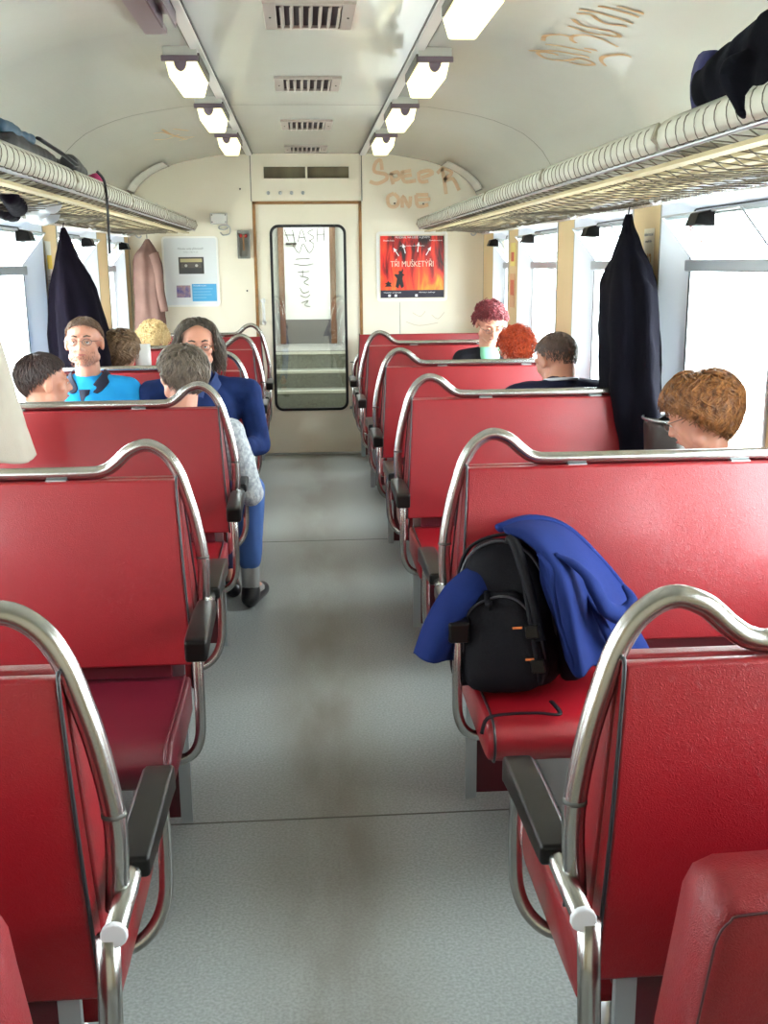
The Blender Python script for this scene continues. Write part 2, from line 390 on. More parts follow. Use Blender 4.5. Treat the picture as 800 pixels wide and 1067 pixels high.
obj('latch_bar', MB().box((.30, D-.008, .355), (.40, D+.012, .375)), GREYP, dr, smooth=False)
# vestibule ----------------------------------------------------------
VEST = mat('vestibule_panel', (205, 206, 200), .5)
b = MB()
b.box((-1.0, D+.05, -.1), (-.66, 10.4, 2.3)); b.box((.66, D+.05, -.1), (1.0, 10.4, 2.3)); b.box((-1.0, D+.05, 2.3), (1.0, 10.4, 2.35)); b.box((-1, 10.4, 0), (1, 10.45, 2.3))
struct('wall_back_vestibule', b, VEST, smooth=False)
STEPM = mat('step_lino', (138, 140, 128), .6, var=((60, 60, 60), .6, (112, 114, 104)))
NOSE = mat('nosing_metal', (226, 226, 214), .4)
stp = struct('floor_stairs', MB().box((-.66, D+.05, -.1), (.66, D+.3, .15)), STEPM, smooth=False)
zz = [.15, .30, .44, .58, .72]; yy = [8.40, 8.62, 8.9, 9.18, 9.46, 10.4]
for i in range(5):
    s_ = obj('step', MB().box((-.66, yy[i], max(zz[i]-.15, -.05)), (.66, yy[i+1], zz[i]-.006)), STEPM, stp, smooth=False)
    obj('nosing', MB().box((-.66, yy[i]-.012, zz[i]-.022), (.66, yy[i]+.03, zz[i])), NOSE, s_, smooth=False)
obj('landing', MB().box((-.66, 9.46, .7), (.66, 10.4, .73)), mat('landing_lino', (150, 150, 146), .6), stp, smooth=False)
d2 = thing('door_2', 'x', 'x', (0, 10.35, .73), absolute=True)
for k in ('label', 'category'): del d2[k]
d2['kind'] = 'structure'
obj('leaf', MB().box((-.22, 10.33, .96), (.21, 10.36, 2.28)), mat('white_door', (236, 238, 236), .35), d2, smooth=False)
obj('kick_plate', MB().box((-.22, 10.32, .73), (.21, 10.36, .96)), mat('dark_kick', (92, 90, 92), .6), d2, smooth=False)
b = MB().box((-.275, 10.27, .73), (-.22, 10.36, 2.28)); b.box((.21, 10.27, .73), (.265, 10.36, 2.28)); b.box((-.36, 10.0, .73), (-.33, 10.06, 2.28))
obj('door_frame', b, mat('brown_post', (132, 92, 62), .5, var=((9, 9, 3), 1, (80, 54, 36))), d2, smooth=False, bevel=.006)
obj('door_handle', MB().box((-.20, 10.30, 1.655), (-.10, 10.33, 1.675)), PIPE, d2, smooth=False)
b = MB(); INK = mat('black_marker', (110, 110, 112), .6)
tag1 = [[(-.2, 2.1), (-.16, 1.95)], [(-.2, 2.03), (-.1, 2.03)], [(-.12, 2.1), (-.1, 1.93)], [(-.07, 1.94), (-.03, 2.1), (.01, 1.94)], [(-.06, 2.0), (.0, 2.0)], [(.09, 2.1), (.03, 2.06), (.09, 2.0), (.04, 1.95)], [(.13, 2.12), (.12, 1.94)], [(.19, 2.12), (.19, 1.95)], [(.12, 2.03), (.2, 2.04)],
        [(-.12, 1.9), (-.06, 1.8), (-.02, 1.92), (.04, 1.8), (.09, 1.9), (.05, 1.95)],
        [(-.1, 1.72), (.05, 1.73)], [(-.12, 1.66), (-.02, 1.64), (.08, 1.66)], [(-.03, 1.58), (-.03, 1.5)], [(-.08, 1.55), (.04, 1.56)], [(-.06, 1.5), (.03, 1.47), (-.02, 1.42), (.03, 1.38)], [(-.06, 1.35), (-.03, 1.28), (.03, 1.3)], [(-.06, 1.25), (.0, 1.22), (.04, 1.26)], [(-.05, 1.15), (.02, 1.18), (-.02, 1.12), (.04, 1.1)]]
for st in tag1: ribbon(b, [(x*.95-.02, 1.08+(z-1.1)*.715) for x, z in st], .008, lambda u, v, l: Vector((u, 10.325, v)))
obj('graffiti', b, INK, d2, smooth=False)
vl = bpy.data.lights.new('vestibule_lamp', 'AREA'); vl.energy = 42; vl.size = .5; vo = bpy.data.objects.new('vestibule_lamp', vl); COL.objects.link(vo); vo.location = (0, 9.3, 2.28)
# rear wall behind the camera
struct('wall_back', MB().box((-1.42, Y0-.05, 0), (1.42, Y0, 2.3)), CREAM, smooth=False)

# ------------------------------------------------------------ side walls and windows
PL = {1: [(-.45, .72), (1.51, .17), (2.93, .17), (4.35, .18), (5.70, .18), (7.14, .16), (8.12, .22)],
      -1: [(-.45, .72), (1.51, .17), (2.93, .17), (4.36, .17), (5.79, .16), (7.25, .18), (8.24, .10)]}
WB, WT = .62, 1.735; GB, GT = .72, 1.655; MID = 1.455
wi = 0
HANDLE = mat('black_handle', (14, 13, 16), .5, spec=.2)
for s in (1, -1):
    nm = 'wall_right' if s > 0 else 'wall_left'
    b = MB(); xs = sorted((s*HW, s*(HW+.05)))
    b.box((xs[0], Y0, 0), (xs[1], D, WB)); b.box((xs[0], Y0, WT), (xs[1], D, 1.86))
    wl = struct(nm, b, CREAM, smooth=False)
    xo = sorted((s*(HW+.1), s*(HW+.14)))
    for (c, h) in PL[s]:
        xx = sorted((s*(HW-.006), s*(HW+.14)))
        p_ = obj('pillar_panel', MB().box((xx[0], c-h, .02), (xx[1], min(c+h, D), 1.85)), WOOD, wl, smooth=False)
        for e in (-1, 1): obj('edge_strip', MB().box((xx[0]-.002 if s > 0 else xx[1]-.002, c+e*h-.006, .02), (xx[0]+.004 if s > 0 else xx[1]+.004, min(c+e*h+.006, D), 1.85)), GREYP, p_, smooth=False)
    for (c0, h0), (c1, h1) in zip(PL[s], PL[s][1:]):
        ya, yb = c0+h0, c1-h1; wi += 1
        if yb-ya < .2: continue
        w = thing('window_%d' % wi, 'x', 'x', (s*HW, (ya+yb)/2, GB), absolute=True)
        for k in ('label', 'category'): del w[k]
        w['kind'] = 'structure'
        ins = .15 if yb-ya > .8 else .11
        A = rrect(ya, yb, WB, WT, .012); Bq = rrect(ya+.015, yb-.015, WB+.012, WT-.012, .05); Cq = rrect(ya+ins, yb-ins, GB, GT, .04)
        sw = lambda u, v, x: (s*x, u, v)
        q = MB(); ring(q, A, Bq, HW-.004, HW-.010, sw); ring(q, Bq, Cq, HW-.010, HW+.075, sw); ring(q, Cq, Cq, HW+.075, HW+.10, sw)
        obj('surround', q, FIBRE, w, smooth=False)
        q = MB(); g2 = rrect(ya+ins+.022, yb-ins-.022, GB+.022, GT-.022, .03); g1 = rrect(ya+ins-.006, yb-ins+.006, GB-.006, GT+.006, .045)
        ring(q, g1, g1, HW+.07, HW+.062, sw); ring(q, g1, Cq, HW+.062, HW+.062, sw)
        obj('gasket', q, RUBBER, w, smooth=False)
        q = MB(); ring(q, Cq, g2, HW+.066, HW+.06, sw); ring(q, g2, g2, HW+.06, HW+.09, sw)
        obj('window_frame', q, ALU, w, smooth=False)
        x0, x1 = sorted((s*(HW+.045), s*(HW+.09)))
        obj('rail', MB().box((x0, ya+ins-.01, MID-.022), (x1, yb-ins+.01, MID+.022)), FIBRE if False else mat('grey_rail', (160, 165, 172), .35, .6), w, smooth=False, bevel=.006)
        x0, x1 = sorted((s*(HW+.078), s*(HW+.083)))
        obj('pane', MB().box((x0, ya+ins, GB), (x1, yb-ins, MID)), GLASS, w, smooth=False)
        # hopper pane tilted into the car, hinged on the rail
        xb, zb, xt, zt = HW+.06, MID+.03, HW-.06, 1.632
        y2, y3 = ya+ins+.02, yb-ins-.02
        hp = obj('hopper_pane', MB().hexa([(s*xb, y2, zb), (s*xb, y3, zb), (s*(xb+.005), y3, zb), (s*(xb+.005), y2, zb), (s*xt, y2, zt), (s*xt, y3, zt), (s*(xt+.005), y3, zt), (s*(xt+.005), y2, zt)]), GLASS, w, smooth=False)
        obj('hopper_frame', MB().tube([(s*xb, y2, zb), (s*xt, y2, zt), (s*xt, y3, zt), (s*xb, y3, zb)], .004, 6), ALU, hp, smooth=False)
        for yy_ in ((y2+y3)/2-.08,):
            obj('catch', MB().hexa([(s*(xt-.055), yy_-.05, zt-.045), (s*(xt-.055), yy_+.05, zt-.045), (s*(xt+.012), yy_+.06, zt-.05), (s*(xt+.012), yy_-.06, zt-.05), (s*(xt-.04), yy_-.04, zt-.005), (s*(xt-.04), yy_+.04, zt-.005), (s*(xt+.01), yy_+.055, zt+.006), (s*(xt+.01), yy_-.055, zt+.006)]), HANDLE, hp, smooth=False, bevel=.005)
        for ye in (y2, y3):
            obj('side_shield', MB().add([(s*xb, ye, zb), (s*xt, ye, zt), (s*(xb+.01), ye, zt), (s*xb, ye+.003, zb), (s*xt, ye+.003, zt), (s*(xb+.01), ye+.003, zt)], [(0, 1, 2), (3, 5, 4), (0, 3, 4, 1), (1, 4, 5, 2), (2, 5, 3, 0)]), GLASS, hp, smooth=False)
        if s > 0:
            yc = y3-.22 if y3-y2 > .5 else (y2+y3)/2; q = MB(); zc_ = MID+.11
            tx = (xt-xb)/(zt-zb)
            el = [(yc+.026*cos(a), zc_+.030*sin(a)) for a in np.linspace(0, 2*pi, 19)[:-1]]
            el2 = [(yc+.020*cos(a), zc_+.024*sin(a)) for a in np.linspace(0, 2*pi, 19)[:-1]]
            mk = lambda u, v, x: (s*(xb+tx*(v-zb)-.003), u, v)
            ring(q, el, el2, 0, 0, mk); q.add([mk(yc-.016, zc_+.014, 0), mk(yc-.012, zc_+.018, 0), mk(yc+.016, zc_-.014, 0), mk(yc+.012, zc_-.018, 0)], [(0, 1, 2, 3)])
            obj('sticker', q, mat('red_sticker', (190, 60, 50), .5), hp, smooth=False)
        li = bpy.data.lights.new('portal', 'AREA'); li.shape = 'RECTANGLE'; li.size = yb-ya-2*ins; li.size_y = GT-GB; li.cycles.is_portal = True
        lo = bpy.data.objects.new('portal', li); COL.objects.link(lo); lo.location = (s*(HW+.12), (ya+yb)/2, (GT+GB)/2); lo.rotation_euler = (pi/2, 0, s*pi/2)
# ground and pale far buildings outside
g = struct('ground', MB().add([(-300, -300, -1.3), (300, -300, -1.3), (300, 300, -1.3), (-300, 300, -1.3)], [(0, 1, 2, 3)]), mat('pale_ground', (236, 236, 230), .9, var=(.2, 1, (222, 224, 214))), smooth=False)

# ------------------------------------------------------------ ceiling fittings
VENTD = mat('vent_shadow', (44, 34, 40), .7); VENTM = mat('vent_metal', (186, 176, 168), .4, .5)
for i, (y0, y1, lab) in enumerate(((3.72, 4.0, 'ceiling air vent cut off by the top of the photo'), (5.0, 5.36, 'ceiling air vent second from the top of the photo'), (6.44, 6.84, 'ceiling air vent third from the top of the photo'), (7.78, 8.14, 'farthest ceiling air vent right over the end door'))):
    if i == 0: y0 = 3.62
    v = thing('ceiling_vent', lab, 'vent', (0, (y0+y1)/2, 2.27), group='ceiling vents', absolute=True)
    q = MB(); X = .15; o1 = [(-X, y0), (X, y0), (X, y1), (-X, y1)]
    for a, c in (((-X, y0), (-.108, y1)), ((.108, y0), (X, y1)), ((-.108, y0), (.108, y0+.03)), ((-.108, y1-.03), (.108, y1))): q.box((a[0], a[1], 2.272), (c[0], c[1], 2.284))
    obj('frame', q, VENTM, v, smooth=False, bevel=.002)
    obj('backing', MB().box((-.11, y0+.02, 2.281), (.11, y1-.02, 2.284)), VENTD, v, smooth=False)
    for k in range(7):
        x = -.094+.0313*k
        obj('slat', MB().hexa([(x-.002, y0+.03, 2.266), (x+.003, y0+.03, 2.266), (x+.003, y1-.03, 2.266), (x-.002, y1-.03, 2.266), (x+.006, y0+.03, 2.28), (x+.012, y0+.03, 2.28), (x+.012, y1-.03, 2.28), (x+.006, y1-.03, 2.28)]), VENTM, v, smooth=False)
    for x in (-.13, .13): obj('screw', MB().tube([(x, (y0+y1)/2, 2.272), (x, (y0+y1)/2, 2.269)], .004, 6), SEAM, v)
LAMPE = mat('lamp_diffuser', (255, 252, 225), .4, emit=((255, 247, 192), 1.12))
PLATE = mat('lamp_end_plate', (112, 98, 108), .45); REFL = mat('lamp_tray', (206, 208, 200), .3)
labs = {(1, 0): 'lit ceiling lamp right of the aisle cut off by the top edge', (1, 1): 'lit ceiling lamp second from the front on the right of the aisle', (1, 2): 'lit ceiling lamp third from the front on the right of the aisle', (1, 3): 'farthest lit ceiling lamp on the right of the aisle',
        (-1, 1): 'lit ceiling lamp nearest the camera on the left of the aisle', (-1, 2): 'middle lit ceiling lamp on the left of the aisle', (-1, 3): 'farthest lit ceiling lamp on the left of the aisle'}
def make_lamp(s, y, lab):
    t = thing('ceiling_lamp', lab, 'lamp', (s*.487, y, 2.235), group='ceiling lamps')
    Lm = .56
    q = MB().box((-.070, -.006, -.010), (.070, .006, .012)); obj('end_plate', q, PLATE, t, smooth=False, bevel=.003)
    obj('tray', MB().box((-.064, 0, .005), (.064, Lm, .05)), REFL, t, smooth=False)
    q = MB().hexa([(-.055, .004, .004), (.055, .004, .004), (.055, Lm, .004), (-.055, Lm, .004), (-.055, .004, .005), (.055, .004, .005), (.055, Lm, .005), (-.055, Lm, .005)])
    q = MB().hexa([(-.045, .03, -.066), (.045, .03, -.066), (.045, Lm-.04, -.066), (-.045, Lm-.04, -.066), (-.06, .008, .006), (.06, .008, .006), (.06, Lm, .006), (-.06, Lm, .006)])
    obj('diffuser', q, LAMPE, t, bevel=.008)
    arc = [(.024*cos(a), -.008-.034*sin(a)) for a in np.linspace(0, pi, 9)]
    q = MB(); n = len(arc)+2; pf = [(.024, .0)]+arc+[(-.024, .0)]
    q.add([(x, .002+(-z)*.30, z) for x, z in pf]+[(x, .010+(-z)*.30, z) for x, z in pf], [tuple(range(n)), tuple(range(2*n-1, n-1, -1))]+[(i, (i+1) % n, n+(i+1) % n, n+i) for i in range(n)])
    obj('end_clip', q, PLATE, t, smooth=False)
    obj('side_rail', MB().box((-s*.07-.004, 0, -.01), (-s*.07+.004, Lm-.1, .02)), SEAM, t, smooth=False)
    return t
for s in (1, -1):
    for k, y in enumerate((3.10, 4.33, 5.56, 6.80)):
        if s < 0 and k == 0: continue
        t = make_lamp(s, y, labs[(s, k)])
t = thing('ceiling_lamp', 'unlit ceiling lamp tray without a diffuser at the upper left', 'lamp', (-.49, 3.1, 2.25), group='ceiling lamps')
obj('tray', MB().box((-.075, .0, .0), (.0, .88, .02)), mat('grey_tray', (150, 142, 150), .3, .3), t, smooth=False)
q = MB().box((.012, 0, -.03), (.018, .62, .02)); q.box((.055, 0, -.03), (.061, .62, .02)); q.box((.012, 0, .01), (.061, .62, .02)); obj('channel', q, PLATE, t, smooth=False)
# arched access hatches beside the end wall
for s in (-1, 1):
    a0, a1 = SL[6]+.03, SL[10]+.06
    q = MB(); corners = [(a0, 7.95), (a1, 7.95), (a1, 8.27), (a0, 8.27)]
    for i in range(4):
        p0, p1 = corners[i], corners[(i+1) % 4]
        ribbon(q, [(s*(p0[0]+(p1[0]-p0[0])*t_), p0[1]+(p1[1]-p0[1])*t_) for t_ in np.linspace(0, 1, 6)], .010, lambda u, v, l: on_ceil(u, v, .024))
    h = obj('ceiling_hatch', q, SEAM); h['kind'] = 'structure'; h.name = 'trim_%d' % (4 if s < 0 else 5)
    q = MB(); P = [on_ceil(s*a, y, .018) for y in (7.955, 8.265) for a in np.linspace(a0, a1, 7)]; q.grid(P, 7, 2)
    obj('hatch_cover', q, CEIL, h, smooth=False)
# ceiling graffiti (right vault and small one left)
GRC = mat('brown_spray', (178, 134, 84), .6, var=(22, 1, (196, 168, 132)))
CEIL_A = [[(0.825, 4.176), (0.909, 4.093), (0.995, 4.05), (1.028, 4.034)],
 [(0.932, 4.139), (0.878, 4.146), (0.86, 4.182), (0.907, 4.241), (0.971, 4.188), (1.001, 4.099), (1.044, 4.077), (1.063, 4.101), (1.028, 4.17), (0.989, 4.199)],
 [(0.854, 4.027), (0.929, 3.998), (1.015, 3.964)],
 [(0.98, 3.944), (1.023, 3.914)],
 [(1.1, 4.054), (1.067, 4.012), (1.06, 3.95), (1.088, 3.863), (1.107, 3.83), (1.127, 3.819)],
 [(0.942, 3.909), (0.918, 3.885), (0.908, 3.835), (0.941, 3.777), (0.994, 3.768), (1.061, 3.78)],
 [(0.837, 3.985), (0.827, 3.909), (0.865, 3.853), (0.906, 3.853)],
 [(0.862, 3.72), (0.91, 3.738), (0.968, 3.726), (1.033, 3.67)],
 [(1.033, 3.67), (1.012, 3.647), (0.962, 3.662), (0.901, 3.681), (0.855, 3.63)],
 [(0.848, 3.555), (0.887, 3.535), (0.921, 3.565), (0.959, 3.583), (1.015, 3.54)],
 [(0.842, 3.507), (0.901, 3.496), (0.965, 3.496), (1.022, 3.494)],
 [(0.882, 3.427), (0.941, 3.418), (1.015, 3.416)],
 [(0.929, 3.38), (0.977, 3.376), (1.016, 3.37)]]
CEIL_B = [[(-0.903, 6.607), (-0.846, 6.653), (-0.79, 6.957), (-0.706, 7.07)],
 [(-0.839, 6.512), (-0.813, 6.847), (-0.762, 7.138)],
 [(-0.932, 6.848), (-0.873, 6.944), (-0.777, 6.848)],
 [(-0.779, 6.572), (-0.708, 6.753)],
 [(-0.81, 7.129), (-0.718, 7.073)]]
b = MB()
for st in CEIL_A: ribbon(b, st, .017, lambda u, v, l: on_ceil(u, v, .0175))
g_ = obj('graffiti', b, GRC, bpy.data.objects['ceiling_right'], smooth=False)
b = MB()
for st in CEIL_B: ribbon(b, st, .014, lambda u, v, l: on_ceil(u, v, .0175))
obj('graffiti', b, GRC, bpy.data.objects['ceiling_left'], smooth=False)

# blue jacket control points (world metres)
JG = [[(0.437, 2.5, 0.829), (0.52, 2.55, 0.836), (0.609, 2.56, 0.806), (0.689, 2.57, 0.733), (0.769, 2.57, 0.64)],
 [(0.439, 2.47, 0.827), (0.504, 2.44, 0.832), (0.597, 2.46, 0.791), (0.681, 2.49, 0.706), (0.768, 2.52, 0.604)],
 [(0.5, 2.4, 0.798), (0.531, 2.33, 0.781), (0.597, 2.36, 0.747), (0.679, 2.42, 0.673), (0.774, 2.48, 0.574)],
 [(0.507, 2.36, 0.726), (0.54, 2.27, 0.73), (0.607, 2.33, 0.68), (0.688, 2.38, 0.629), (0.785, 2.44, 0.547)],
 [(0.54, 2.33, 0.628), (0.554, 2.24, 0.636), (0.616, 2.3, 0.595), (0.697, 2.36, 0.563), (0.787, 2.42, 0.534)],
 [(0.558, 2.3, 0.549), (0.572, 2.23, 0.553), (0.631, 2.29, 0.546), (0.692, 2.34, 0.546), (0.766, 2.4, 0.523)]]
JS = [[(0.391, 2.5, 0.749), (0.418, 2.52, 0.767), (0.458, 2.54, 0.761)],
 [(0.325, 2.46, 0.726), (0.347, 2.42, 0.708), (0.385, 2.42, 0.675)],
 [(0.277, 2.42, 0.696), (0.309, 2.38, 0.678), (0.353, 2.42, 0.634)],
 [(0.238, 2.42, 0.619), (0.276, 2.37, 0.611), (0.335, 2.42, 0.561)],
 [(0.212, 2.42, 0.536), (0.244, 2.37, 0.546), (0.306, 2.42, 0.522)]]

# ------------------------------------------------------------ benches
def sx(s, P): return [(s*x, y, z) for x, y, z in P]
def make_bench(s, label, near='pad', far='pad', nearcol=None, loop=True):
    """s: side of the aisle; near/far: what faces the camera / faces away ('pad', 'flat', None)"""
    t = thing('bench_seat', label, 'seat', (0, 0, 0), group='red bench seats in rows along the aisle')
    nc = nearcol or RED
    # top tube
    pts = [(.322, 0, .60), (.316, 0, .68), (.317, 0, .75), (.331, 0, .84), (.347, 0, .905), (.366, 0, .965), (.395, 0, 1.012), (.437, 0, 1.036), (.482, 0, 1.024), (.52, 0, .992), (.55, 0, .974), (.60, 0, .969)]
    pts += [(.8, 0, .969), (1.0, 0, .969), (1.20, 0, .969), (1.262, 0, .962), (1.302, 0, .93), (1.316, 0, .87), (1.322, 0, .7), (1.322, 0, .45)]
    if not loop: pts = [(.322, 0, .60), (.330, 0, .72), (.37, 0, .80), (.44, 0, .83), (.8, 0, .83), (1.28, 0, .82), (1.32, 0, .7), (1.32, 0, .45)]
    obj('top_tube', MB().tube(smoothp(sx(s, pts), 5), .0165, 12), STEEL, t)
    if loop:
        for xc_ in (.64, 1.08): obj('tube_clip', MB().box((min(s*xc_, s*(xc_+.05)), -.019, .945), (max(s*xc_, s*(xc_+.05)), .019, .956)), ALU, t, smooth=False)
    q = MB(); q.tube([(s*.3165, 0, .742), (s*.3165, 0, .748)], .0175, 12); obj('collar', q, SEAM, t)
    for sg, kind, cm in ((-1, near, nc), (1, far, RED)):
        hp = 0.06
        if kind:
            tb = .122 if kind == 'pad' else .048
            tt = .034 if kind == 'pad' else .026
            zb = .497 if kind == 'pad' else .49
            q = MB(); xa, xb = .368, 1.298; xc = .338
            NZ = 7; rows = []
            for i in range(NZ):
                k = i/(NZ-1); z = .953+(zb-.953)*k; d = tt+(tb-tt)*(k**.85); d += .008*sin(pi*k)
                xl = xa-(xa-xc)*k
                rows.append((z, d, xl))
            V = []
            for z, d, xl in rows:
                V += [(s*xl, sg*.004, z), (s*(xl+.002), sg*d, z), (s*(xb-.01), sg*d, z), (s*xb, sg*.004, z)]
            q.grid(V, 4, NZ, True); n = len(V); q.f += [(0, 1, 2, 3), (n-4, n-3, n-2, n-1)]
            o = obj('backrest', q, RED, t, bevel=.007, seg=3)
            pp = [(s*(xl+.001), sg*(d+.001), z) for z, d, xl in rows]
            obj('piping', MB().tube(smoothp([(s*(xa+.001), sg*.01, .955)]+pp[:], 3), .0032, 6), PIPE, o)
        if kind == 'pad':
            # lower board and cushion
            obj('lower_panel', MB().hexa([(s*.40, sg*.06, .40), (s*1.29, sg*.06, .40), (s*1.29, sg*.09, .40), (s*.40, sg*.09, .40), (s*.40, sg*.055, .52), (s*1.29, sg*.055, .52), (s*1.29, sg*.085, .52), (s*.40, sg*.085, .52)]), MAROON, t, smooth=False)
            prof_ = [(.085, .455), (.16, .452), (.30, .449), (.42, .450), (.475, .444), (.503, .425), (.510, .395), (.500, .365), (.47, .352), (.30, .350), (.10, .356), (.08, .37)]
            prof_ = [(p.x, p.y) for p in smoothp([(a, c, 0) for a, c in prof_+[prof_[0]]], 2)][:-1]
            xs = [.352, .356, .366, .39, 1.25, 1.275, 1.285]; sc = [.86, .95, .99, 1.0, 1.0, .97, .88]
            q = MB(); V = []; n = len(prof_)
            for x, k in zip(xs, sc):
                V += [(s*x, sg*(.29+(y-.29)*(1-(1-k)*.22)), .402+(z-.402)*k) for y, z in prof_]
            q.grid(V, n, len(xs), True); m = len(V); q.f += [tuple(range(n)), tuple(range(m-n, m))]
            o = obj('seat_cushion', q, cm, t)
            y_ = [(s*.367, sg*(.29+(y-.29)*1.006), .402+(z-.402)*1.03) for y, z in prof_]
            obj('piping', MB().tube(y_, .0032, 6, closed=True), PIPE if cm is RED else MAROON, o)
            # heater box and grille under the seat
        if kind == 'pad' or far == 'pad' and sg > 0:
            armr = True
        else: armr = False
        if armr:
            q = MB(); yA, yB = sg*.055, sg*.355; x0, x1 = .286, .338
            V = []
            for (y, zt, zb_, w) in ((sg*.050, .645, .612, .024), (sg*.12, .650, .612, .0265), (sg*.25, .650, .607, .0265), (sg*.33, .647, .598, .0265), (sg*.352, .641, .590, .025)):
                V += [(s*(.306-w), y, zb_), (s*(.306+w), y, zb_), (s*(.306+w), y, zt), (s*(.306-w), y, zt)]
            q.grid(V, 4, 5, True); n = len(V); q.f += [(0, 1, 2, 3), (n-4, n-3, n-2, n-1)]
            obj('armrest', q, BLACKP, t, bevel=.007, seg=3)
            jt = smoothp(sx(s, [(.306, sg*.325, .598), (.304, sg*.335, .54), (.304, sg*.335, .46), (.308, sg*.33, .40), (.326, sg*.318, .355), (.36, sg*.30, .33), (.42, sg*.28, .325)]), 4)
            obj('armrest_support', MB().tube(jt, .0125, 10), STEEL, t)
        if kind == 'flat': obj('leg', MB().tube(smoothp([(s*.318, sg*.085, .615), (s*.326, sg*.085, .4), (s*.334, sg*.085, .2), (s*.338, sg*.085, 0)], 2), .0165, 12), STEEL, t)
        elif kind and (sg > 0 or far is None): obj('leg', MB().tube([(s*.43, sg*.16, .36), (s*.43, sg*.16, 0)], .0165, 12), ALU, t)
    ya = -.098; yb = .20 if far == 'pad' else .098
    yA = -.20 if near == 'pad' else -.092
    q = MB().tube([(s*.308, yA, .622), (s*.308, yb, .622)], .0155, 12)
    obj('cross_tube', q, STEEL, t)
    if near != 'pad': obj('end_cap', MB().tube([(s*.308, yA-.006, .622), (s*.308, yA+.004, .622)], .018, 14), mat('white_plastic', (215, 215, 220), .4), t, bevel=.003)
    for x0 in (.372, .497):
        obj('strut', MB().box((min(s*x0, s*(x0+.03)), -.045, .02), (max(s*x0, s*(x0+.03)), -.030, .53)), ALU, t, smooth=False)
    obj('base_panel', MB().box((min(s*.405, s*.495), -.03, .03), (max(s*.405, s*.495), -.02, .52)), MAROON, t, smooth=False)
    obj('leg', MB().tube([(s*1.30, 0, .5), (s*1.30, 0, 0)], .015, 10), STEEL, t)
    q = MB().box((min(s*.62, s*1.33), -.25, .02), (max(s*.62, s*1.33), .25 if far else .06, .26)); h = obj('heater_box', q, mat('heater_grey', (150, 148, 146), .5, .3), t, smooth=False)
    return t
RY = {1: [1.31, 2.70, 4.13, 5.47, 6.93], -1: [1.33, 2.635, 3.98, 5.40, 6.77]}
rowname = ['nearest the camera', 'second from the camera', 'third from the camera', 'fourth from the camera', 'fifth from the camera']
extra = {(1, 0): 'red vinyl bench nearest the camera right of the aisle, creased back toward us',
         (-1, 0): 'red vinyl bench nearest the camera left of the aisle, cut by the left edge',
         (1, 1): 'red bench right of the aisle carrying the black backpack',
         (-1, 1): 'bench left of the aisle with a dark maroon seat cushion, second from the camera',
         (1, 2): 'third red bench from the camera right of the aisle, beside the hanging navy coat',
         (-1, 2): 'third red bench from the camera on the left, white coat hanging over its end',
         (1, 3): 'fourth red bench from the camera on the right, orange-haired head behind it',
         (-1, 3): 'fourth red bench from the camera on the left, blue-shirted man leaning on it',
         (1, 4): 'fifth red bench on the right, the red curly-haired woman leaning on it',
         (-1, 4): 'fifth red bench from the camera left of the aisle, curly blond head behind it'}
GRL = mat('grille_dark', (40, 38, 40), .6)
protos = {}
for s in (1, -1):
    for i, y in enumerate(RY[s]):
        key = (s, 'flat' if i == 0 else ('m' if (s, i) == (-1, 1) else 'p'))
        if key not in protos:
            protos[key] = make_bench(s, extra[(s, i)], near='flat' if i == 0 else 'pad', nearcol=MAROON if key[1] == 'm' else None)
            protos[key].location = (0, y, 0)
        else: dup(protos[key], (0, y, 0), extra[(s, i)])
# end-wall benches
t = make_bench(-1, 'red bench backed against the end wall left of the door', near='pad', far=None); t.location = (0, 8.02, 0)
t = make_bench(1, 'red bench backed against the end wall right of the door, low straight back', near='pad', far=None, loop=False); t.location = (0, 8.10, 0)
t.name = 'bench_seat'
for ch in list(t.children):
    if ch.name.startswith('top_tube'):
        pass
# heater grille seen under the maroon bench
hb = [c for c in protos[(-1, 'm')].children if c.name.startswith('heater_box')][0]
for k in range(12):
    x = -.66-.05*k; obj('grille_slot', MB().box((x-.03, -.254, .05), (x, -.25, .22)), GRL, hb, smooth=False)
# folded-up cushions behind the nearest benches
def flap(s, y, lab):
    t = thing('folding_seat', lab, 'seat', (0, y, 0), group='folded-up red seats next to the camera')
    V = []
    for (y0, off) in ((-.085, .02), (-.078, .008), (-.045, 0), (0, 0), (.004, .006)):
        q_ = [(.40+off, .30), (.375+off, .42), (.347+off*.9, .54), (.352+off, .60), (.371+off, .73), (.377+off, .775-off*.4), (.388+off*.8, .798-off*.6), (.41+off*.4, .808-off), (.53, .811-off), (.9, .814-off), (1.25-off, .811-off), (1.29-off, .77), (1.29-off, .30)]
        V += [(s*x, y0-.10*(z-.84)*-0.25, z) for x, z in q_]
    n = 13; q = MB().grid(V, n, 5, True); m = len(V); q.f += [tuple(range(n)), tuple(range(m-n, m))]
    o = obj('cushion', q, mat('red_vinyl_worn', (124, 10, 20), .45, bump=(170, .3, 'leather'), var=(18, .5, (120, 14, 24))), t)
    path = [(.376, .44), (.366, .54), (.372, .60), (.390, .72), (.397, .76), (.41, .78), (.435, .788), (.6, .791), (1.24, .793)]
    obj('seam', MB().tube(smoothp([(s*(x-.012), -.087-.10*(z-.84)*-0.25, z) for x, z in path], 4), .0016, 5), mat('seam_dark_red', (60, 8, 16), .6), o)
    q = MB(); q.tube([(s*.50, -.03, .34), (s*.50, -.03, 0)], .014); q.tube([(s*1.15, -.03, .34), (s*1.15, -.03, 0)], .014); obj('leg', MB().tube([(s*.50, -.03, .34), (s*.50, -.03, 0)], .014), STEEL, t); obj('leg', MB().tube([(s*1.15, -.03, .34), (s*1.15, -.03, 0)], .014), STEEL, t)
    return t
flap(1, 1.06, 'folded-up red seat cushion with worn corner at the lower right edge')
